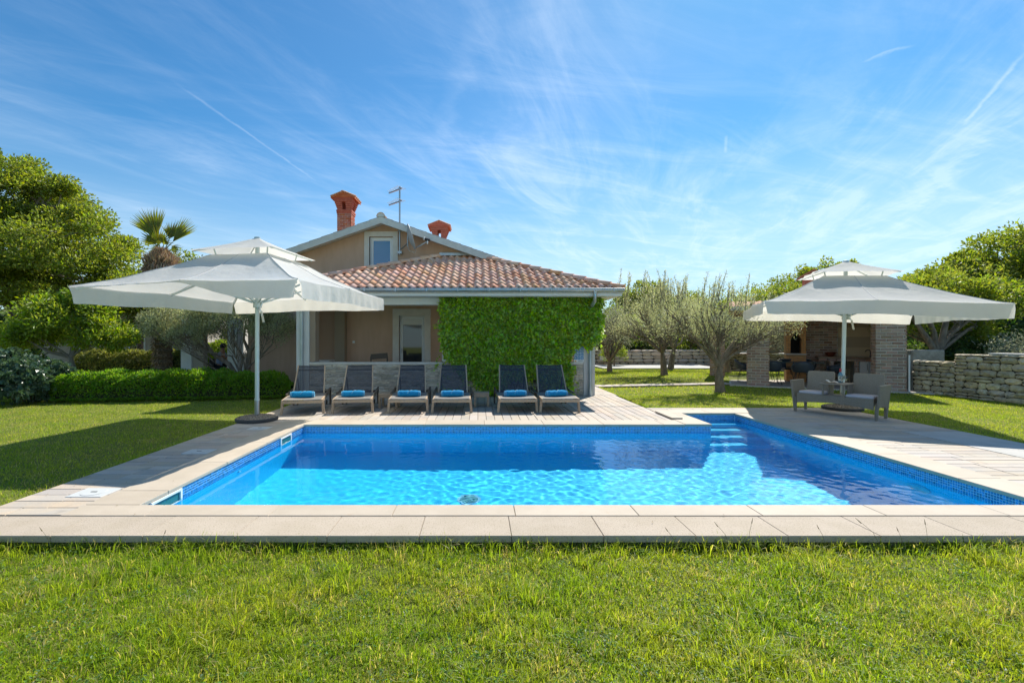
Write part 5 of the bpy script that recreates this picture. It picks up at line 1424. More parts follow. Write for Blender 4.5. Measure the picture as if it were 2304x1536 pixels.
# ------------------------------------------------------------------ vegetation
def unit(v): return v / np.maximum(1e-9, np.linalg.norm(v, axis=-1, keepdims=True))
def leaves(name, P, D, L, W, m, parent, rng, fold=.25, flat=.0, stuff=True, nb=None):
    """one four-point leaf per point; D long axis, random roll, flat biases the leaf face upwards"""
    n = len(P); D = unit(D); A = rng.normal(size=(n, 3)); A[:, 2] *= (1 - flat)
    S = unit(np.cross(D, A)); Nn = np.cross(D, S)
    S = unit(S * (1 - flat) + flat * unit(np.cross(D, np.tile([0, 0, 1.], (n, 1)) + 1e-3)))
    if nb is not None: S = unit(np.cross(D, np.array(nb) + rng.normal(size=(n, 3)) * .38))
    Nn = unit(np.cross(S, D))
    L = np.broadcast_to(L, (n,)) * rng.uniform(.65, 1.25, n); W = np.broadcast_to(W, (n,)) * rng.uniform(.7, 1.2, n)
    L = L[:, None]; W = W[:, None]
    V = np.stack([P, P + D * L * .45 + S * W * .5 + Nn * W * fold, P + D * L, P + D * L * .45 - S * W * .5 + Nn * W * fold], 1).reshape(-1, 3)
    o_ = np.array(WL[parent.name]) if parent is not None else np.zeros(3)
    me = fastmesh(name, V - o_, np.arange(4 * n), np.full(n, 4), m)
    o = bpy.data.objects.new(name, me); link(o, parent)
    if stuff: o['kind'] = 'stuff'
    return o
def lobe_clumps(lobes, n, rng, shell=.55):
    """points spread through ellipsoid lobes (cx,cy,cz,rx,ry,rz), biased to the outside"""
    vol = np.array([l[3] * l[4] * l[5] for l in lobes]) ** .8; pick = rng.choice(len(lobes), n, p=vol / vol.sum()); lb = np.array(lobes)[pick]
    d = unit(rng.normal(size=(n, 3))); r = shell + (1 - shell) * rng.random(n) ** .7
    low = d[:, 2] < -.35; d[low, 2] *= .4; d = unit(d)
    return lb[:, :3] + d * lb[:, 3:] * r[:, None]
def clump_leaves(C, rc, per, rng, up=.25, squash=.75, rv=.4):
    n = len(C) * per; c = np.repeat(C, per, 0); R_ = np.repeat(rc * rng.uniform(1 - rv, 1 + rv, len(C)), per)
    d = unit(rng.normal(size=(n, 3))); r = rng.random(n) ** .45
    off = d * r[:, None] * R_[:, None]; off[:, 2] *= squash
    D = unit(d * .7 + rng.normal(size=(n, 3)) * .55 + np.array([0, 0, up]))
    return c + off, D
def limbs(mb, fork, C, rng, r0=.06, r1=.012, frac=1.0, lift=.25, groups=7, sides=5):
    """boughs from the fork, each splitting towards its own clumps"""
    fork = np.array(fork, float); C = np.asarray(C); idx = rng.permutation(len(C))[:max(1, int(len(C) * frac))]
    seeds = C[rng.choice(len(C), min(groups, len(C)), replace=False)]
    for g in seeds:
        d = g - fork; m1 = fork + d * .3 + rng.normal(size=3) * .05 * np.linalg.norm(d) + [0, 0, lift * .4 * np.linalg.norm(d) * .3]; m2 = fork + d * .65 + rng.normal(size=3) * .05 * np.linalg.norm(d)
        mb.tube([fork, m1, m2, g], [r0, r0 * .75, r0 * .5, r1], sides + 1)
    for i in idx:
        c = C[i]; k = np.argmin(((seeds - c) ** 2).sum(1)); b_ = fork + (seeds[k] - fork) * rng.uniform(.35, .9); d = c - b_
        mid = b_ + d * .5 + rng.normal(size=3) * .09 * np.linalg.norm(d)
        mb.tube([b_, mid, c], [r0 * .33, r0 * .2, r1 * .6], sides)
def trunk_tube(mb, pts, radii, sides=10, wob=.0):
    mb.tube(pts, radii, sides)
def tree(name, label, cat, base, fork, lobes, lm, seed, nclump=60, rc=.5, per=300, L=.12, W=.06, r0=.12, tr=None, group=None, shell=.55, up=.25, bark=None, frac=.8, squash=.75, flat=.0, extra=None, groups=7, mult=1.6, sides=5):
    rng = np.random.default_rng(seed); t = thing(name, label, cat, base, group)
    C = lobe_clumps(lobes, nclump, rng, shell)
    mb = MB(); b_ = Vector(base); f_ = Vector(fork)
    tr = tr or r0 * mult
    mid = b_.lerp(f_, .5) + Vector((random.uniform(-.1, .1), random.uniform(-.1, .1), 0)) * (f_ - b_).length * .3
    mb.tube([b_ - Vector((0, 0, .12)), b_ + Vector((0, 0, .08)), b_.lerp(mid, .5), mid, f_], [tr * 1.45, tr * 1.12, tr, tr * .93, r0], 12)
    limbs(mb, fork, C, rng, r0 * .72, .012, frac, groups=groups, sides=sides)
    if extra: extra(mb)
    mb.build('trunk', bark or trunk_mat, t, True)
    P, D = clump_leaves(C, rc, per, rng, up, squash)
    leaves('crown', P, D, L, W, lm, t, rng, flat=flat)
    return t, C

# big walnut-like tree at the left edge
tree('broadleaf_tree', 'huge bright green tree filling the left edge of the picture', 'tree', (-20.6, 20, -.05), (-20.2, 20, 3.0),
     [(-20.9, 20, 7.2, 2.9, 3, 2.4), (-18.6, 20, 6.7, 2.0, 2.3, 1.8), (-17.3, 19.5, 5.0, 2.4, 2.4, 1.9), (-22.6, 19.6, 4.2, 3.2, 2.5, 2.2), (-15.6, 20.2, 4.0, 1.9, 2, 1.5), (-20.0, 18.8, 3.6, 3.0, 2.0, 1.7), (-14.4, 21, 3.7, 1.3, 1.5, 1.1), (-24.5, 20, 6, 2.5, 2.5, 2.5)],
     lf_walnut, 11, 240, .76, 520, .145, .08, r0=.26, frac=.5, shell=.62, squash=.62, flat=.25)
tree('broadleaf_tree', 'lower green tree behind the palm, its top just above the left umbrella', 'tree', (-15.4, 24, -.05), (-15.4, 24, 2.2),
     [(-15.6, 24, 4.3, 2.0, 1.8, 1.5), (-13.2, 24, 4.0, 1.6, 1.6, 1.0), (-17.2, 24, 3.6, 1.8, 1.6, 1.4)], lf_mid, 12, 70, .7, 260, .17, .09, r0=.16, shell=.5, flat=.2)
# small rounded tree behind the hedge
tree('small_tree', 'small bushy yellow-green tree with a slim grey trunk rising behind the clipped hedge', 'tree', (-11.55, 13.2, -.05), (-11.85, 13.2, .98),
     [(-11.9, 13.2, 1.95, 1.25, 1.1, .72), (-12.9, 13.1, 1.6, .8, .8, .45), (-10.8, 13.2, 1.65, .75, .8, .45), (-11.6, 13.0, 2.35, .9, .8, .5)], lf_light, 13, 120, .30, 150, .13, .052, r0=.06, tr=.075, shell=.6, up=.05, frac=.6, bark=mat('pale_grey_bark', (.26, .23, .18), rough=.9, bump=.5))
# large-leaved shrub at the left edge
rng = np.random.default_rng(21)
sb = thing('fig_leaved_shrub', 'low shrub with large blue-green leaves at the left end of the clipped hedge', 'shrub', (-10.9, 10.4, -.05))
C = lobe_clumps([(-10.95, 10.75, .42, .70, .55, .50), (-11.6, 11.3, .62, .7, .6, .55), (-10.6, 11.3, .55, .4, .4, .4)], 240, rng, .6)
mb = MB(); limbs(mb, (-11.0, 10.9, 0), C, rng, .03, .006, .3); mb.build('stems', trunk_mat, sb, True)
P, D = clump_leaves(C, .12, 34, rng, -.25, .8); leaves('foliage', P, D, .125, .095, lf_big, sb, rng, flat=.45)

def hedge(label, pts, w, h, m, seed, dens, L, W, bumps=.5, amp=.12, core=None, rough_top=.04):
    """pts: centreline (x,y,height); leaves on a lumpy rounded surface round a solid light-blocking core"""
    rng = np.random.default_rng(seed); t = thing('hedge', label, 'hedge', (pts[0][0], pts[0][1], -.05))
    pts = np.array(pts, float); seg = np.diff(pts[:, :2], axis=0); ln = np.hypot(seg[:, 0], seg[:, 1]); cum = np.r_[0, np.cumsum(ln)]; T = cum[-1]
    n = int(T * dens * (w + 2 * h))
    s = rng.uniform(0, T, n); th = rng.uniform(-.08 * math.pi, 1.08 * math.pi, n)
    def surf(s, th, k=1.):
        x = np.interp(s, cum, pts[:, 0]); y = np.interp(s, cum, pts[:, 1]); hh = np.interp(s, cum, pts[:, 2])
        i = np.clip(np.searchsorted(cum, s) - 1, 0, len(seg) - 1); tx, ty = seg[i, 0] / ln[i], seg[i, 1] / ln[i]
        lump = amp * (np.sin(s * 6.28 / bumps + 1.3 * np.sin(s * 1.7)) * .5 + .5 * np.sin(s * 2.9 + th * 3)) + .03 * np.sin(s * 17 + th * 9)
        ce = np.sign(np.cos(th)) * np.abs(np.cos(th)) ** .6; se = np.sign(np.sin(th)) * np.abs(np.sin(th)) ** .55
        rr = k * (1 + lump)
        endf = np.clip(np.minimum(s, T - s) / .25, .25, 1) ** .5
        z = .06 + (hh - .06) * np.maximum(se, -.02) * rr * endf
        return np.stack([x - ty * ce * w / 2 * rr * endf, y + tx * ce * w / 2 * rr * endf, z], -1), np.stack([-ty * ce, tx * ce, se], -1)
    k = 1 - .22 * rng.random(n) ** 2.; Pp, Nn = surf(s, th, k)
    D = unit(Nn * .6 + rng.normal(size=(n, 3)) * .6 + [0, 0, .2])
    leaves('foliage', Pp, D, L, W, m, t, rng)
    # dark shell added inside to keep light from passing through the hedge
    ss = np.linspace(0, T, int(T / .15)); tt_ = np.linspace(0, math.pi, 9); S_, T_ = np.meshgrid(ss, tt_, indexing='ij'); Q, _ = surf(S_.ravel(), T_.ravel(), .72)
    a, c_ = len(ss), len(tt_); idx = np.arange(a * c_).reshape(a, c_)
    Fq = np.stack([idx[:-1, :-1], idx[1:, :-1], idx[1:, 1:], idx[:-1, 1:]], -1).reshape(-1, 4)
    o = bpy.data.objects.new('light_block_core', fastmesh('light_block_core', Q - np.array(WL[t.name]), Fq, [4] * len(Fq), core or mat('dark_hedge_core', (.035, .045, .015), rough=1., bump=1., bscale=40), True)); link(o, t)
    return t
hedge('clipped bright green box hedge at the back of the left lawn', [(-10.45, 11.25, .62), (-8.2, 11.6, .70), (-6.6, 11.8, .66), (-5.75, 11.95, .62), (-4.95, 12.05, .58)], .85, .66, lf_hedge, 31, 2600, .06, .032, bumps=.62)
hedge('taller bronze-tinged hedge behind the palm and the small tree', [(-13.9, 15.6, 1.0), (-12.0, 15.6, 1.10), (-9.75, 15.7, 1.08)], .8, 1.05, lf_bhedge, 32, 1500, .075, .04, bumps=.9)
hedge('far green hedge seen through the portico columns', [(-12.5, 20.5, 1.3), (-7.0, 20.5, 1.3)], .9, 1.3, lf_light, 33, 800, .10, .055, bumps=.9)

# palm with shaggy trunk
palm = thing('fan_palm', 'tall fan palm with a shaggy trunk and two upright fronds rising behind the left umbrella', 'palm tree', (-10.45, 15, -.05))
rng = np.random.default_rng(41); mb = MB(); pts = []; rad = []
for i in range(46):
    f = i / 45; pts.append((-10.45 + .06 * math.sin(f * 5), 15, -.1 + 4.25 * f)); rad.append((.225 - .02 * f + (.05 if i % 2 else 0) + (.11 * math.exp(-((f - .90) / .06) ** 2) - .10 * max(0, (f - .93) / .07))))
mb.tube(pts, rad, 14); mb.build('trunk', palm_bark, palm, False)
# hanging fibre around the head and down the stem
n = 5200; f = rng.beta(6, 1.05, n); f[:1300] = rng.uniform(0, 1, 1300); an = rng.uniform(0, 6.283, n); hd = np.exp(-((f - .89) / .08) ** 2)
r_ = (.23 + .22 * hd * rng.random(n)) * (1 - .6 * np.clip((f - .91) / .09, 0, 1))
P = np.stack([-10.45 + r_ * np.cos(an), 15 + r_ * np.sin(an), 4.38 * f + .02], -1)
D = np.stack([np.cos(an) * .45, np.sin(an) * .45, -.9 + 1.9 * (rng.random(n) < .45) * (f > .88)], -1) + rng.normal(size=(n, 3)) * .3
leaves('dry_fibre', P, D, .30 * (.45 + .55 * hd), .045, dead_m, palm, rng)
def frond(base, stem_dir, stem_len, fan_n, spread, seg_len, face, seed, name='frond', start=0):
    """fan leaf: petiole then radiating pleated blades"""
    rr = random.Random(seed); b_ = Vector(base); sd_ = Vector(stem_dir).normalized(); hub = b_ + sd_ * stem_len
    fn = Vector(face).normalized(); side = sd_.cross(fn).normalized(); fn = side.cross(sd_).normalized()
    mb = MB(); mb.tube([b_, b_.lerp(hub, .5) + fn * .02, hub], [.022, .016, .011], 6)
    for k in range(fan_n):
        a = (k / (fan_n - 1) - .5) * spread; d = sd_ * math.cos(a) + side * math.sin(a); l = seg_len * (.72 + .28 * math.cos(a * .9)) * rr.uniform(.92, 1.05)
        tip = hub + d * l + fn * rr.uniform(-.04, .04) - Vector((0, 0, .08 * abs(math.sin(a)) + .03)); wv = d.cross(fn).normalized()
        mm = hub + d * l * .42 + fn * .03; w_ = .030 * seg_len / .9
        mb.add([tuple(hub), tuple(mm + wv * w_ - fn * .012), tuple(tip), tuple(mm - wv * w_ - fn * .012), tuple(mm + fn * .008)], [(0, 1, 4), (1, 2, 4), (2, 3, 4), (3, 0, 4)])
    return mb.build(name, lf_palm, palm)
top = (-10.42, 15, 4.32)
frond(top, (-.36, -.05, 1), .55, 26, R(74), 1.08, (.15, -1, 0), 1)
frond(top, (.66, .05, .80), .50, 22, R(56), 1.02, (-.25, -.9, .2), 2)
frond(top, (-.40, -.2, .7), .34, 14, R(120), .58, (.1, -1, .1), 3)
frond(top, (.30, -.3, .7), .32, 14, R(120), .52, (-.1, -1, .1), 4)
frond(top, (-.60, .2, .35), .25, 12, R(110), .48, (.2, -1, .0), 5)
frond(top, (.08, .5, 1), .62, 20, R(80), .85, (0, 1, .2), 6)
frond(top, (-.12, -.3, .9), .30, 18, R(120), .70, (.1, -1, .1), 8)
frond(top, (.6, .2, .3), .26, 12, R(110), .45, (-.1, -1, .3), 7)

def olive(label, base, fork, lobes, seed, n, rc, per, r0, extra=None, tr=None, L=.068, group='olive trees in the garden', spikes=None, up=.5, m=None, frac=.9, shell=.35, groups=9, W=.016):
    t, C = tree('olive_tree', label, 'olive tree', base, fork, lobes, m or lf_olive, seed, n, rc, per, L, W, r0=r0, tr=tr, group=group, shell=shell, up=up, extra=extra, frac=frac, squash=1.0, groups=groups, sides=4)
    if spikes:   # long upright leafy shoots
        rng = np.random.default_rng(seed + 1); Ps = []; Ds = []; mb = MB()
        for (x, y, z, h, lean) in spikes:
            k = int(h * 75); f = rng.random(k); b_ = np.array([x, y, z]); tp_ = b_ + np.array([lean * h, rng.uniform(-.1, .1) * h, h])
            Ps.append(b_ + (tp_ - b_) * f[:, None] + rng.normal(size=(k, 3)) * .02); Ds.append(unit(rng.normal(size=(k, 3)) * .7 + [lean, 0, .9]))
            mb.tube([b_, tp_], [.012, .003], 4)
        mb.build('shoots', trunk_mat, t, kind='stuff'); leaves('shoot_leaves', np.concatenate(Ps), np.concatenate(Ds), L * 1.1, W * 1.2, m or lf_olive, t, rng)
    return t
# near olive (right of the house)
def ex1(mb):
    mb.tube([(7.0, 13.24, .72), (7.15, 13.3, 1.0), (7.65, 13.4, 1.55), (8.0, 13.5, 2.15), (8.1, 13.5, 2.6)], [.085, .07, .055, .04, .02], 8)
    mb.tube([(6.98, 13.24, .72), (6.75, 13.2, 1.1), (6.55, 13.2, 1.7), (6.4, 13.1, 2.4)], [.085, .065, .05, .02], 8)
    mb.tube([(7.3, 13.35, 1.2), (8.3, 13.2, 1.75), (9.0, 12.8, 1.7)], [.03, .02, .006], 5)
rs = random.Random(5)
sp = [(rs.uniform(5.0, 7.6), 13.2 + rs.uniform(-.6, .6), rs.uniform(2.3, 2.75), rs.uniform(.35, .85), rs.uniform(-.15, .35)) for _ in range(46)] + [(rs.uniform(7.5, 8.8), 13.2 + rs.uniform(-.5, .5), 2.35, rs.uniform(.2, .5), .1) for _ in range(14)]
olive('olive tree with a forked trunk nearest the brick pavilion, leaning both ways', (7.02, 13.24, -.05), (7.0, 13.24, .74),
      [(6.3, 13.2, 1.85, 1.25, 1.0, .85), (7.7, 13.3, 1.95, 1.1, .9, .7), (5.6, 13.1, 2.1, .8, .8, .6), (7.0, 13.2, 2.4, 1.3, .9, .55), (8.5, 13.2, 1.95, .75, .6, .6)], 51, 200, .24, 58, .065, ex1, tr=.125, spikes=sp)
sp = [(rs.uniform(5.6, 8.6), 18.2 + rs.uniform(-.8, .8), rs.uniform(2.6, 3.3), rs.uniform(.4, 1.1), rs.uniform(-.3, .3)) for _ in range(50)]
olive('slender olive tree standing in the middle of the far lawn', (7.42, 18.2, .03), (7.35, 18.2, .95),
      [(6.6, 18.2, 2.1, 1.3, 1.1, .95), (8.2, 18.2, 2.1, 1.2, 1.1, .9), (7.4, 18.2, 2.9, 1.5, 1.1, .7)], 52, 165, .30, 54, .07, tr=.13, L=.085, spikes=sp, W=.02)
olive('olive tree in front of the paved court, partly hidden by the slender olive', (9.62, 22.8, -.0), (9.8, 22.8, 1.1),
      [(9.2, 22.8, 2.4, 1.5, 1.3, 1.0), (10.9, 22.8, 2.5, 1.4, 1.2, 1.0), (8.0, 23, 2.3, 1.2, 1.1, .9)], 53, 130, .36, 54, .08, tr=.14, L=.10, W=.024)
olive('silvery olive tree behind the left pier of the pavilion', (11.0, 20.1, -.05), (11.0, 20.1, .8),
      [(11.3, 20, 1.9, 1.3, .9, .9), (12.6, 19.8, 2.0, 1.2, .9, .9), (13.6, 19.6, 1.7, .8, .8, .8)], 54, 200, .34, 80, .10, tr=.13, L=.09, W=.024, m=lf_silver)
olive('grey-green olive bush right behind the porch corner', (5.9, 20.5, -.05), (5.9, 20.5, .5),
      [(5.9, 20.5, 1.7, .9, .9, 1.1), (6.3, 21.5, 2.1, 1.0, 1.0, 1.0)], 55, 130, .34, 75, .08, L=.09, W=.024, m=lf_silver)
# multi-stem olive at the house's left corner
def ex2(mb):
    mb.tube([(-7.05, 13.6, .1), (-7.45, 13.6, .75), (-7.95, 13.55, 1.1), (-8.15, 13.5, 1.5), (-8.1, 13.5, 2.1)], [.085, .07, .06, .045, .02], 8)
    mb.tube([(-7.9, 13.55, 1.05), (-8.5, 13.5, 1.5), (-8.9, 13.4, 1.7)], [.045, .03, .012], 6)
    mb.tube([(-7.0, 13.6, .1), (-7.1, 13.55, .6), (-6.98, 13.5, .95), (-7.25, 13.5, 1.4), (-7.3, 13.5, 2.0)], [.055, .045, .04, .03, .015], 8)
    mb.tube([(-6.95, 13.6, .1), (-6.85, 13.6, 1.1), (-6.6, 13.5, 1.45), (-6.3, 13.5, 1.9)], [.09, .075, .05, .015], 8)
    mb.tube([(-6.85, 13.6, 1.1), (-7.0, 13.55, 1.5), (-6.9, 13.5, 2.1)], [.06, .04, .015], 8)
olive('many-stemmed olive tree under the left umbrella before the brown house wall', (-7.0, 13.6, -.05), (-6.95, 13.6, .12),
      [(-8.7, 13.4, 1.95, 1.2, .8, .75), (-7.2, 13.4, 2.25, 1.3, .8, .6), (-6.1, 13.4, 1.9, .75, .6, .55), (-9.3, 13.5, 1.9, .5, .6, .5)], 56, 330, .20, 130, .05, ex2, tr=.1, L=.066, W=.024, frac=.3, shell=.45, groups=4)

# background trees
def back(name, label, cat, x, y, top, rx, lm, seed, n=70, per=170, rc=.8, L=.2, W=.11, low=.35, lobes=None, r0=.15, **k):
    cz = top * .62; lb = lobes or [(x, y, cz, rx, rx * .9, top * .38), (x - rx * .5, y, cz * .8, rx * .6, rx * .6, top * .28), (x + rx * .5, y, cz * .85, rx * .6, rx * .6, top * .28)]
    return tree(name, label, cat, (x, y, -.1), (x, y, top * .3), lb, lm, seed, n, rc, per, L, W, r0=r0, frac=.6, shell=.5, flat=.2, **k)
back('holm_oak', 'round dark green tree rising right of the porch roof', 'tree', 12.2, 34, 6.0, 2.2, lf_mid, 61, 110, 190, .62, .20, .11,
     lobes=[(12.2, 34, 4.4, 1.7, 1.6, 1.4), (13.3, 34, 3.6, 1.4, 1.4, 1.3), (10.9, 34, 3.5, 1.2, 1.3, 1.2), (14.6, 34.5, 3.0, 1.2, 1.3, 1.0)])
back('far_tree', 'yellow-green rounded tree top just above the ivy corner', 'tree', 8.6, 28.5, 3.6, 1.3, lf_light, 62, 60, 150, .45, .14, .08)
back('far_tree', 'broad green tree behind the slender olive', 'tree', 17.5, 36, 5.0, 3.0, lf_mid, 63, 90, 170, .8)
back('far_tree', 'green treetop left of the right umbrella, above the olive shoots', 'tree', 23.5, 36, 6.2, 3.4, lf_mid, 64, 110, 170, .8)
back('far_tree', 'dark shrubby tree low behind the far block wall', 'tree', 10.0, 30, 2.6, 2.2, lf_dark, 65, 70, 150, .6, .16, .09)
back('far_tree', 'dense green tree behind the pavilion roof', 'tree', 19.0, 27, 4.8, 2.6, lf_mid, 66, 90, 170, .7)
rng = np.random.default_rng(67)
tree('fig_tree', 'sparse treetop with upright twigs poking above the right umbrella', 'tree', (17.6, 22.5, -.05), (17.4, 22.5, 2.6),
     [(17.3, 22.5, 4.9, 1.4, 1., .55), (18.4, 22.5, 4.4, 1.3, 1., .5), (16.6, 22.5, 4.4, .9, .9, .5)], lf_walnut, 68, 60, .24, 55, .17, .085, r0=.10, shell=.5, frac=1., groups=10)
# tall mass of trees on the right
big = [('tall broad tree with sunlit yellow-green crown at the right edge', 26.4, 21.5, 7.2, lf_walnut, [(26.5, 21.5, 5.0, 2.6, 2.4, 2.1), (24.0, 21.5, 4.1, 1.9, 2, 1.5), (28.5, 21, 4, 2.5, 2, 3)], 140),
       ('sloping green tree between the right umbrella and the tallest right tree', 22.3, 22, 5.0, lf_mid, [(22.6, 22, 3.6, 1.7, 1.7, 1.4), (20.7, 21.8, 3.0, 1.4, 1.5, 1.2)], 80),
       ('darker lower tree under the tallest right tree', 22.4, 19.2, 3.6, lf_dark, [(22.8, 19.2, 2.2, 2.2, 1.5, 1.6), (20.7, 19.5, 1.5, 1.4, 1.3, 1.2), (24.5, 18.5, 1.8, 1.5, 1.3, 1.5)], 110)]
for i, (lab, x, y, top_, lm, lb, n) in enumerate(big):
    tree('broadleaf_tree', lab, 'tree', (x, y, -.1), (x, y, top_ * .3), lb, lm, 70 + i, n, .72, 300, .19, .095, r0=.2, shell=.55, flat=.25, frac=.5, squash=.65)
def ex3(mb):
    mb.tube([(15.0, 14.9, 1.0), (14.7, 14.9, 1.5), (14.2, 14.9, 2.2), (13.7, 14.8, 3.0)], [.10, .085, .06, .03], 9)
    mb.tube([(15.0, 14.9, 1.0), (14.9, 14.9, 1.7), (14.65, 14.9, 2.4), (14.6, 15, 3.1)], [.10, .08, .06, .04], 9)
    mb.tube([(15.05, 14.9, 1.0), (15.2, 14.9, 1.6), (15.35, 14.9, 2.3), (15.6, 15, 3.0)], [.11, .09, .07, .04], 9)
tree('forked_tree', 'grey forked tree just behind the raised step of the right garden wall', 'tree', (15.0, 14.9, -.1), (15.02, 14.9, 1.05),
     [(15.6, 15.4, 3.0, 1.5, 1.2, .55), (17.0, 15.6, 2.7, 1.3, 1.2, .8), (14.3, 15.5, 2.0, .6, .6, .6), (16.4, 15.3, 1.9, .7, .6, .6)], lf_walnut, 75, 95, .38, 170, .13, .065, r0=.09, tr=.15, extra=ex3, frac=.5, shell=.5)
back('silver_bush', 'silvery pale bush at the right edge above the stone wall', 'shrub', 15.6, 12.9, 1.9, .8, lf_silver, 76, 60, 90, .3, .08, .028, r0=.03)
back('dark_bush', 'dark green bush between the forked tree and the silvery bush', 'shrub', 16.2, 15.4, 1.6, 1.5, lf_dark, 77, 70, 120, .35, .12, .07, r0=.04)
back('yellow_shrub', 'small yellow-green shrub in front of the far block wall beside the planter', 'shrub', 7.5, 25.2, 1.35, .55, lf_yel, 78, 50, 60, .22, .09, .04, r0=.03)
rng = np.random.default_rng(79)
P = np.array([7.1, 25.8, .60]) + rng.normal(size=(160, 3)) * [.13, .06, .05]; leaves('seedlings', P, rng.normal(size=(160, 3)) + [0, 0, 1], .10, .05, lf_yel, pl_, rng)
# distant woodland that closes the view
rng = np.random.default_rng(80); n = 52000
a = rng.uniform(-1.25, 1.25, n); dd = rng.uniform(46, 62, n); x = dd * np.tan(a) * .9; x = np.clip(x, -95, 95)
hh = 3.6 + 1.2 * np.sin(x * .21) + .8 * np.sin(x * .53 + 1) + .5 * np.sin(x * 1.3)
z = hh * rng.random(n) ** .6
wd = leaves('woodland', np.stack([x, dd, z], -1), rng.normal(size=(n, 3)) + [0, -.3, .3], .75, .45, lf_far, None, rng, flat=.1); wd['kind'] = 'stuff'
# shrubs along the boundary in the middle distance
for i, (x, y, h, r_, lm, lab) in enumerate(((-24, 17, 3.4, 2.4, lf_mid, 'green shrub mass below the huge left tree'), (-18.2, 16.5, 2.3, 1.6, lf_dark, 'dark shrub between the huge left tree and the small bushy tree'), (-11.5, 24, 3.2, 1.8, lf_mid, 'green shrub glimpsed behind the portico'),
                                          (-8.2, 26, 3.2, 1.6, lf_light, 'bright shrub glimpsed between the portico columns'), (13.5, 29, 3.4, 2.2, lf_mid, 'rounded green shrub behind the far wall corner'), (16.8, 23.6, 2.4, 1.6, lf_silver, 'pale shrub seen through the open side of the pavilion'))):
    back('large_shrub', lab, 'shrub', x, y, h, r_, lm, 90 + i, 70, 150, .5, .15, .085, r0=.05)

# ------------------------------------------------------------------ ivy over the porch
ivy = thing('climbing_ivy', 'dense green climber curtain hanging over the right half of the porch', 'climbing plant', (1.2, 12.0, 0))
rng = np.random.default_rng(100)
def inpoly(x, z, poly):
    c = np.zeros(len(x), bool); j = len(poly) - 1
    for i in range(len(poly)):
        xi, zi = poly[i]; xj, zj = poly[j]
        c ^= ((zi > z) != (zj > z)) & (x < (xj - xi) * (z - zi) / (zj - zi + 1e-12) + xi); j = i
    return c
IP = [(-1.02, 2.60), (3.20, 2.60), (3.24, 1.95), (3.20, 1.45), (2.95, 1.38), (2.50, 1.28), (2.38, 1.02), (2.48, .78), (2.44, .60), (2.40, .22), (2.28, .10), (2.10, .28), (1.70, .40), (1.3, .52), (.75, .45), (.62, .05), (.05, .02), (-.02, .32), (-.30, .48), (-.55, .78), (-.85, .98), (-.96, 1.45)]
n = 46000; x = rng.uniform(-1.1, 3.3, n); z = rng.uniform(0, 2.65, n); jx = x + rng.normal(0, .045, n) + .04 * np.sin(z * 9) * np.sin(z * 23); jz = z + rng.normal(0, .05, n) + .06 * np.sin(x * 11 + 1)
k = inpoly(jx, jz, IP); x, z = x[k], z[k]; n = len(x)
y = 12.13 - (.24 + .10 * np.sin(x * 4.3 + 2.1 * np.sin(z * 3.)) * np.cos(z * 4.7 + x)) * rng.random(n) ** .7
Pp = np.stack([x, y, z], -1); D = unit(rng.normal(size=(n, 3)) * .5 + [0, -.45, -.75])
leaves('foliage', Pp, D, np.where(rng.random(n) < .3, .125, .085), np.where(rng.random(n) < .4, .085, .058), lf_ivy, ivy, rng, fold=.18, nb=(0, -.8, .6))
k = 70; xs_ = np.concatenate([rng.uniform(-1.05, 3.2, 24), rng.uniform(-1.1, 2.7, 46)]); zs_ = np.concatenate([np.full(24, 2.5), rng.uniform(.15, 2.4, 46)])
q_ = np.repeat(np.stack([xs_, np.full(k, 11.86), zs_], -1), 9, 0); st__ = np.tile(np.arange(9), k)[:, None] * np.repeat(unit(np.stack([rng.normal(size=k) * .6, rng.uniform(-.3, .0, k), rng.normal(size=k) * .5 - .5], -1)), 9, 0) * .028
leaves('stray_shoots', q_ + st__, rng.normal(size=(k * 9, 3)) + [0, -.3, -.4], .075, .05, lf_ivy, ivy, rng)
mb = MB(); ri = random.Random(9)
for i in range(60):
    x0 = ri.uniform(.0, 2.4); z0 = ri.uniform(.05, .5); pts = [(x0, 12.13, z0)]
    for j in range(6): x0 += ri.uniform(-.22, .22); z0 += ri.uniform(.2, .42); pts.append((min(max(x0, -.8), 2.9), 12.12, min(z0, 2.4)))
    mb.tube(pts, .008, 4)
mb.build('vines', trunk_mat, ivy)
MB().box(-.70, 2.79, 12.16, 12.19, 1.15, 2.41).build('vine_backing', mat('dark_green_sheet', (.06, .065, .025), rough=1., bump=1., bscale=30), ivy)  # flat dark green sheet standing behind the leaves

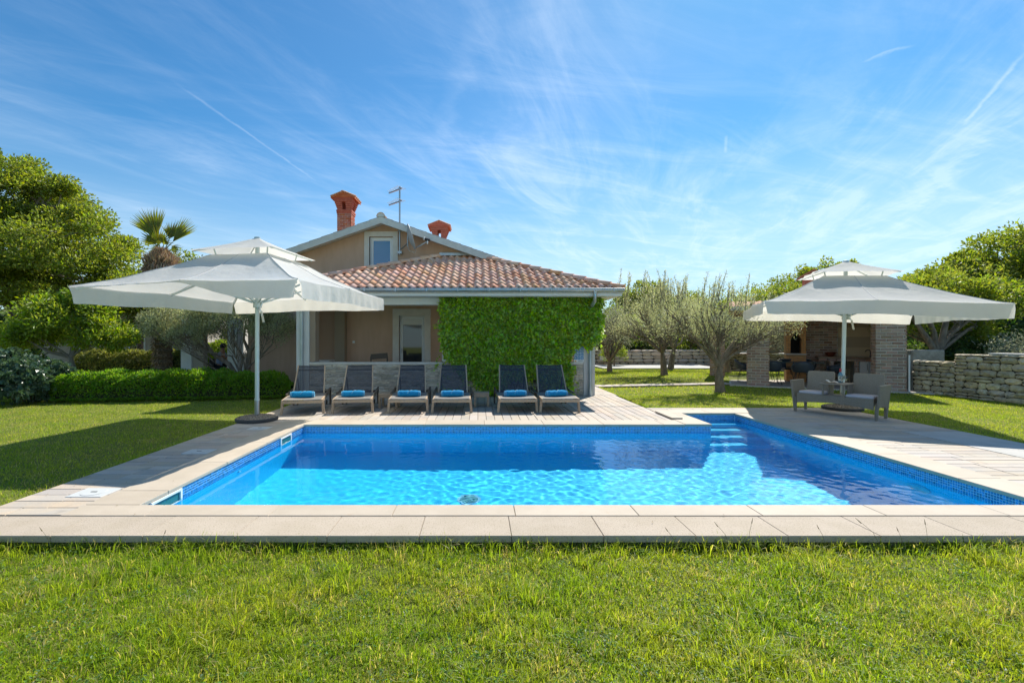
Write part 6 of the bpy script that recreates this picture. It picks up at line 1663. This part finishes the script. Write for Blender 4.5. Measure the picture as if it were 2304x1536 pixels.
# ------------------------------------------------------------------ seated person beyond the portico
pe = thing('person', 'seated person in a light blue shirt and dark shorts behind the portico', 'person', (-9.3, 16.4, 0))
def skinned(name, verts, edges, radii, m, parent, root=0, sub=2):
    me = bpy.data.meshes.new(name); me.from_pydata([tuple(Vector(v) - WL[parent.name]) for v in verts], edges, []); me.materials.append(m)
    o = bpy.data.objects.new(name, me); link(o, parent)
    o.modifiers.new('skin', 'SKIN'); me.skin_vertices[0].data[root].use_root = True
    for i, r in enumerate(radii): me.skin_vertices[0].data[i].radius = (r, r) if isinstance(r, (int, float)) else r
    s_ = o.modifiers.new('sub', 'SUBSURF'); s_.levels = sub; s_.render_levels = sub
    return o
qx, qy = -9.35, 16.4
bv = [(qx, qy, .46), (qx + .03, qy, .66), (qx + .08, qy, .90), (qx + .10, qy, 1.02), (qx + .12, qy, 1.10), (qx + .14, qy, 1.22), (qx + .16, qy, 1.30),
      (qx + .08, qy - .18, .96), (qx + .20, qy - .20, .74), (qx + .40, qy - .14, .72), (qx + .48, qy - .12, .72),
      (qx + .08, qy + .18, .96), (qx + .20, qy + .20, .74), (qx + .40, qy + .14, .72), (qx + .48, qy + .12, .72),
      (qx + .04, qy - .10, .46), (qx + .44, qy - .11, .47), (qx + .42, qy - .11, .10), (qx + .40, qy - .11, .04), (qx + .56, qy - .12, .03),
      (qx + .04, qy + .10, .46), (qx + .44, qy + .11, .47), (qx + .42, qy + .11, .10), (qx + .40, qy + .11, .04), (qx + .56, qy + .12, .03)]
be = [(0, 1), (1, 2), (2, 3), (3, 4), (4, 5), (5, 6), (3, 7), (7, 8), (8, 9), (9, 10), (3, 11), (11, 12), (12, 13), (13, 14), (0, 15), (15, 16), (16, 17), (17, 18), (18, 19), (0, 20), (20, 21), (21, 22), (22, 23), (23, 24)]
br = [.13, .12, .13, .09, .05, .085, .08, .05, .038, .026, .03, .05, .038, .026, .03, .08, .055, .038, .035, .03, .08, .055, .038, .035, .03]
skinned('body', bv, be, br, skin_m, pe)
sv = [bv[0], bv[1], bv[2], (qx + .10, qy, .99), bv[7], (qx + .15, qy - .20, .84), bv[11], (qx + .15, qy + .20, .84)]
skinned('shirt', sv, [(0, 1), (1, 2), (2, 3), (3, 4), (4, 5), (3, 6), (6, 7)], [.15, .145, .15, .10, .072, .06, .072, .06], mat('light_blue_shirt', (.30, .42, .66), (.45, .56, .74), rough=.9, scale=14), pe)
hv = [(qx, qy, .45), (qx + .05, qy - .1, .47), (qx + .36, qy - .11, .48), (qx + .05, qy + .1, .47), (qx + .36, qy + .11, .48)]
skinned('shorts', hv, [(0, 1), (1, 2), (0, 3), (3, 4)], [.155, .11, .078, .11, .078], mat('black_shorts', (.02, .02, .025), rough=.9), pe)
MB().lathe((qx + .14, qy, 1.24), [(.0, .12), (.06, .11), (.10, .06), (.108, .0), (.10, -.04)], 16, cap=False).build('hair', mat('dark_hair', (.03, .02, .015), rough=.6), pe, True)
ch = thing('garden_chair', 'dark chair under the seated person beyond the portico', 'chair', (qx, qy, 0))
MB().box(qx - .22, qx + .24, qy - .22, qy + .22, .30, .33, .01).build('seat', teak_dk, ch)
for a_ in (-.2, .22):
    for c_ in (-.2, .2): MB().box(qx + a_ - .02, qx + a_ + .02, qy + c_ - .02, qy + c_ + .02, 0, .299).build('leg', teak_dk, ch)
MB().box(qx - .24, qx - .221, qy - .22, qy + .22, .30, .80, .006).build('backrest', teak_dk, ch)
gt = thing('cloth_covered_table', 'low table under a white and blue cloth in front of the seated person', 'table', (-8.45, 16.3, 0))
MB().box(-8.80, -8.05, 15.9, 16.7, .32, .36, .02).build('tablecloth', mat('white_blue_cloth', (.7, .72, .76), (.10, .16, .36), rough=.9, scale=7, fac=(.52, .58)), gt)
for a_ in (-8.75, -8.1):
    for c_ in (15.95, 16.65): MB().box(a_ - .02, a_ + .02, c_ - .02, c_ + .02, 0, .319).build('leg', teak_dk, gt)

# ------------------------------------------------------------------ grass
def blades(name, n, sampler, h, w, seed, mat_=None, tuft=0, tr=.03, thin=False):
    """blades of grass; with tuft > 0 they grow in bunches that fan outwards"""
    rng = np.random.default_rng(seed)
    if tuft:
        cx_, cy_ = sampler(rng, n // tuft); m = len(cx_); th_ = rng.uniform(.45, 1.35, m) * (1 + .35 * np.sin(cx_ * 4.1 + 2 * np.sin(cy_ * 3.3))); sw = rng.normal(size=(m, 2)) * .35
        ox = rng.normal(size=(m, tuft)) * tr; oy = rng.normal(size=(m, tuft)) * tr
        x = (cx_[:, None] + ox).ravel(); y = (cy_[:, None] + oy).ravel(); hs_ = np.repeat(th_, tuft)
        an = np.arctan2((oy / tr * .6 + sw[:, 1:2] + rng.normal(size=(m, tuft)) * .5).ravel(), (ox / tr * .6 + sw[:, :1] + rng.normal(size=(m, tuft)) * .5).ravel())
    else:
        x, y = sampler(rng, n); hs_ = 1.; an = rng.uniform(0, 6.283, len(x))
    n = len(x); z = gz(x, y)
    ph = np.sin(x * 3.1 + 1.7 * np.sin(y * 2.3)) * .5 + np.sin(x * 7.7 + y * 5.1) * .25
    hgt = h * rng.uniform(.45, 1.25, n) * (1 + .28 * ph) * hs_; wd_ = w * rng.uniform(.6, 1.4, n); lean = rng.uniform(.1, 1.1, n)
    B = np.stack([x, y, z - .006], -1); d = np.stack([np.cos(an), np.sin(an), np.zeros(n)], -1)
    fa = rng.uniform(0, 6.283, n); s_ = np.stack([np.cos(fa), np.sin(fa), np.zeros(n)], -1) * wd_[:, None] / 2
    up_ = np.array([0, 0, 1.])
    m1 = B + up_ * (hgt * .55)[:, None] + d * (hgt * lean * .28)[:, None]; tp_ = B + up_ * (hgt * (1 - .42 * lean))[:, None] + d * (hgt * lean * .95)[:, None]
    if thin:   # distant blades are single triangles
        V = np.stack([B - s_, B + s_, tp_], 1).reshape(-1, 3)
        o = bpy.data.objects.new(name, fastmesh(name, V, np.arange(3 * n), np.full(n, 3), grass_m)); link(o, None, (0, 0, 0)); o['kind'] = 'stuff'
        return o
    V = np.stack([B - s_, B + s_, m1 + s_ * .8, m1 - s_ * .8, tp_], 1).reshape(-1, 3)
    i = np.arange(n)[:, None] * 5; F_ = np.concatenate([i + [0, 1, 2, 3], i + [3, 2, 4]], 1)
    o = bpy.data.objects.new(name, fastmesh(name, V, F_.ravel(), np.tile([4, 3], n), mat_ or grass_m)); link(o, None, (0, 0, 0)); o['kind'] = 'stuff'
    return o
def front(rng, n):
    y = rng.uniform(1.75, 3.53, n); wide = rng.random(n) < .22; x = rng.uniform(-1, 1, n) * np.where(wide, y * 2.3 + 1.5, y * 1.3 + .4) + .15; return x, y
blades('lawn_grass', 95000, front, .045, .0048, 201)
blades('lawn_tufts', 108000, front, .075, .0055, 205, tuft=26, tr=.026)
# clover and small weeds among the blades
rngw = np.random.default_rng(206); cx_, cy_ = front(rngw, 420); k = 14
P = np.stack([np.repeat(cx_, k) + rngw.normal(size=420 * k) * .035, np.repeat(cy_, k) + rngw.normal(size=420 * k) * .035, np.zeros(420 * k)], -1); P[:, 2] = gz(P[:, 0], P[:, 1]) + rngw.uniform(.025, .05, 420 * k)
leaves('clover_patches', P, rngw.normal(size=(420 * k, 3)) * [1, 1, .3], .020, .014, leafmat('clover', (.13, .22, .05), tcol=(1.8, 1.8, .9)), None, rngw, flat=.7)
def fringe(rng, n):
    return rng.uniform(-4.6, 5.2, n), 3.55 - rng.exponential(.06, n) - .04
f1 = blades('kerb_edge_grass', 6500, fringe, .125, .0055, 202)
def inreg(x, y):
    """true where turf grows"""
    ok = (x < -4.33) | (x > 7.93) | ((x > 3.76) & (y > 10.02))
    ok &= ~((y > 12.1) & (x > -7.7) & (x < 3.76)); ok &= (y > 3.9)
    u = (x - 8.79) * gu[0] + (y - 14.9) * gu[1]; v = (x - 8.79) * gv[0] + (y - 14.9) * gv[1]
    ok &= ~((u > -.5) & (u < 4.6) & (v > -.15) & (v < 3.6)); ok &= ~((x > 3.7) & (x < 8.6) & (np.abs(y - (14.6 + .185 * (x - 3.74))) < .25))
    ok &= ~((y > 22.9) & (x > 6.3) & (x < 12.4)); ok &= (x < 12.5 + (13.2 - y) * .115) | (y > 13.3)
    return ok
def edge(rng, n):
    k = rng.random(n) < .55; x = np.where(k, -4.345 - rng.exponential(.03, n) + .012, 7.90 + rng.exponential(.03, n)); y = np.where(k, rng.uniform(3.9, 11.5, n), rng.uniform(5.0, 9.4, n)); return x, y
blades('paving_edge_grass', 9000, edge, .085, .006, 207)
def edge2(rng, n):
    k = rng.random(n) < .6; x = np.where(k, rng.uniform(3.8, 7.4, n), 3.75 + rng.exponential(.03, n)); y = np.where(k, 10.03 + rng.exponential(.03, n), rng.uniform(10.1, 14.2, n)); return x, y
blades('terrace_edge_grass', 6000, edge2, .08, .008, 208)
def mid(rng, n):
    y = 3.9 + 8.5 * rng.random(n) ** 1.25; x = np.where(rng.random(n) < .5, rng.uniform(-15, -4.33, n), rng.uniform(3.7, 13.2, n)); k = inreg(x, y) & ((np.abs(x) < y * 1.28 + .4) | ((rng.random(n) < .35) & (np.abs(x) < y * 2 + 3))); return x[k], y[k]
blades('side_lawn_grass', 440000, mid, .046, .0085, 203, thin=True)
def far(rng, n):
    y = rng.uniform(12.0, 26, n); x = rng.uniform(3.7, 16, n); k = inreg(x, y) & (x < y * 1.25); return x[k], y[k]
blades('far_lawn_grass', 130000, far, .05, .018, 204, thin=True)
# seed stalks standing in front of the kerb
st_ = MB(); rr = random.Random(12)
for (x, h, l) in ((1.91, .24, -.14), (2.02, .27, .04), (1.5, .2, -.1), (2.62, .22, -.08), (3.05, .27, -.22), (3.2, .2, -.06), (3.38, .26, -.03), (.05, .14, .0), (-3.2, .2, -.1), (-2.4, .18, .05)):
    b_ = Vector((x, 3.42, -.11)); st_.tube([b_, b_ + Vector((l * .4, 0, h * .6)), b_ + Vector((l, 0, h))], [.0016, .0013, .001], 4); st_.tube([b_ + Vector((l * .8, 0, h * .85)), b_ + Vector((l, 0, h))], [.0035, .001], 5)
o = st_.build('seed_stalks', mat('seed_stalk', (.16, .13, .05), rough=.8), None); o['kind'] = 'stuff'

# scattered fallen leaves and petals on the paving, tiny wear of the place
rng = np.random.default_rng(300); n = 150
x = rng.uniform(-4.2, 7.5, n); y = rng.uniform(3.6, 12, n); k = ~((x > -3.15) & (x < 5.25) & (y > 3.95) & (y < 9.3)) & ~inreg(x, y) ; x, y = x[k], y[k]
o = leaves('fallen_leaves', np.stack([x, y, np.full(len(x), .014)], -1), np.stack([rng.normal(size=len(x)), rng.normal(size=len(x)), np.zeros(len(x))], -1), .022, .012, leafmat('dry_leaf', (.16, .11, .05), rv=.4), None, rng, fold=.1, flat=.95); o['kind'] = 'stuff'
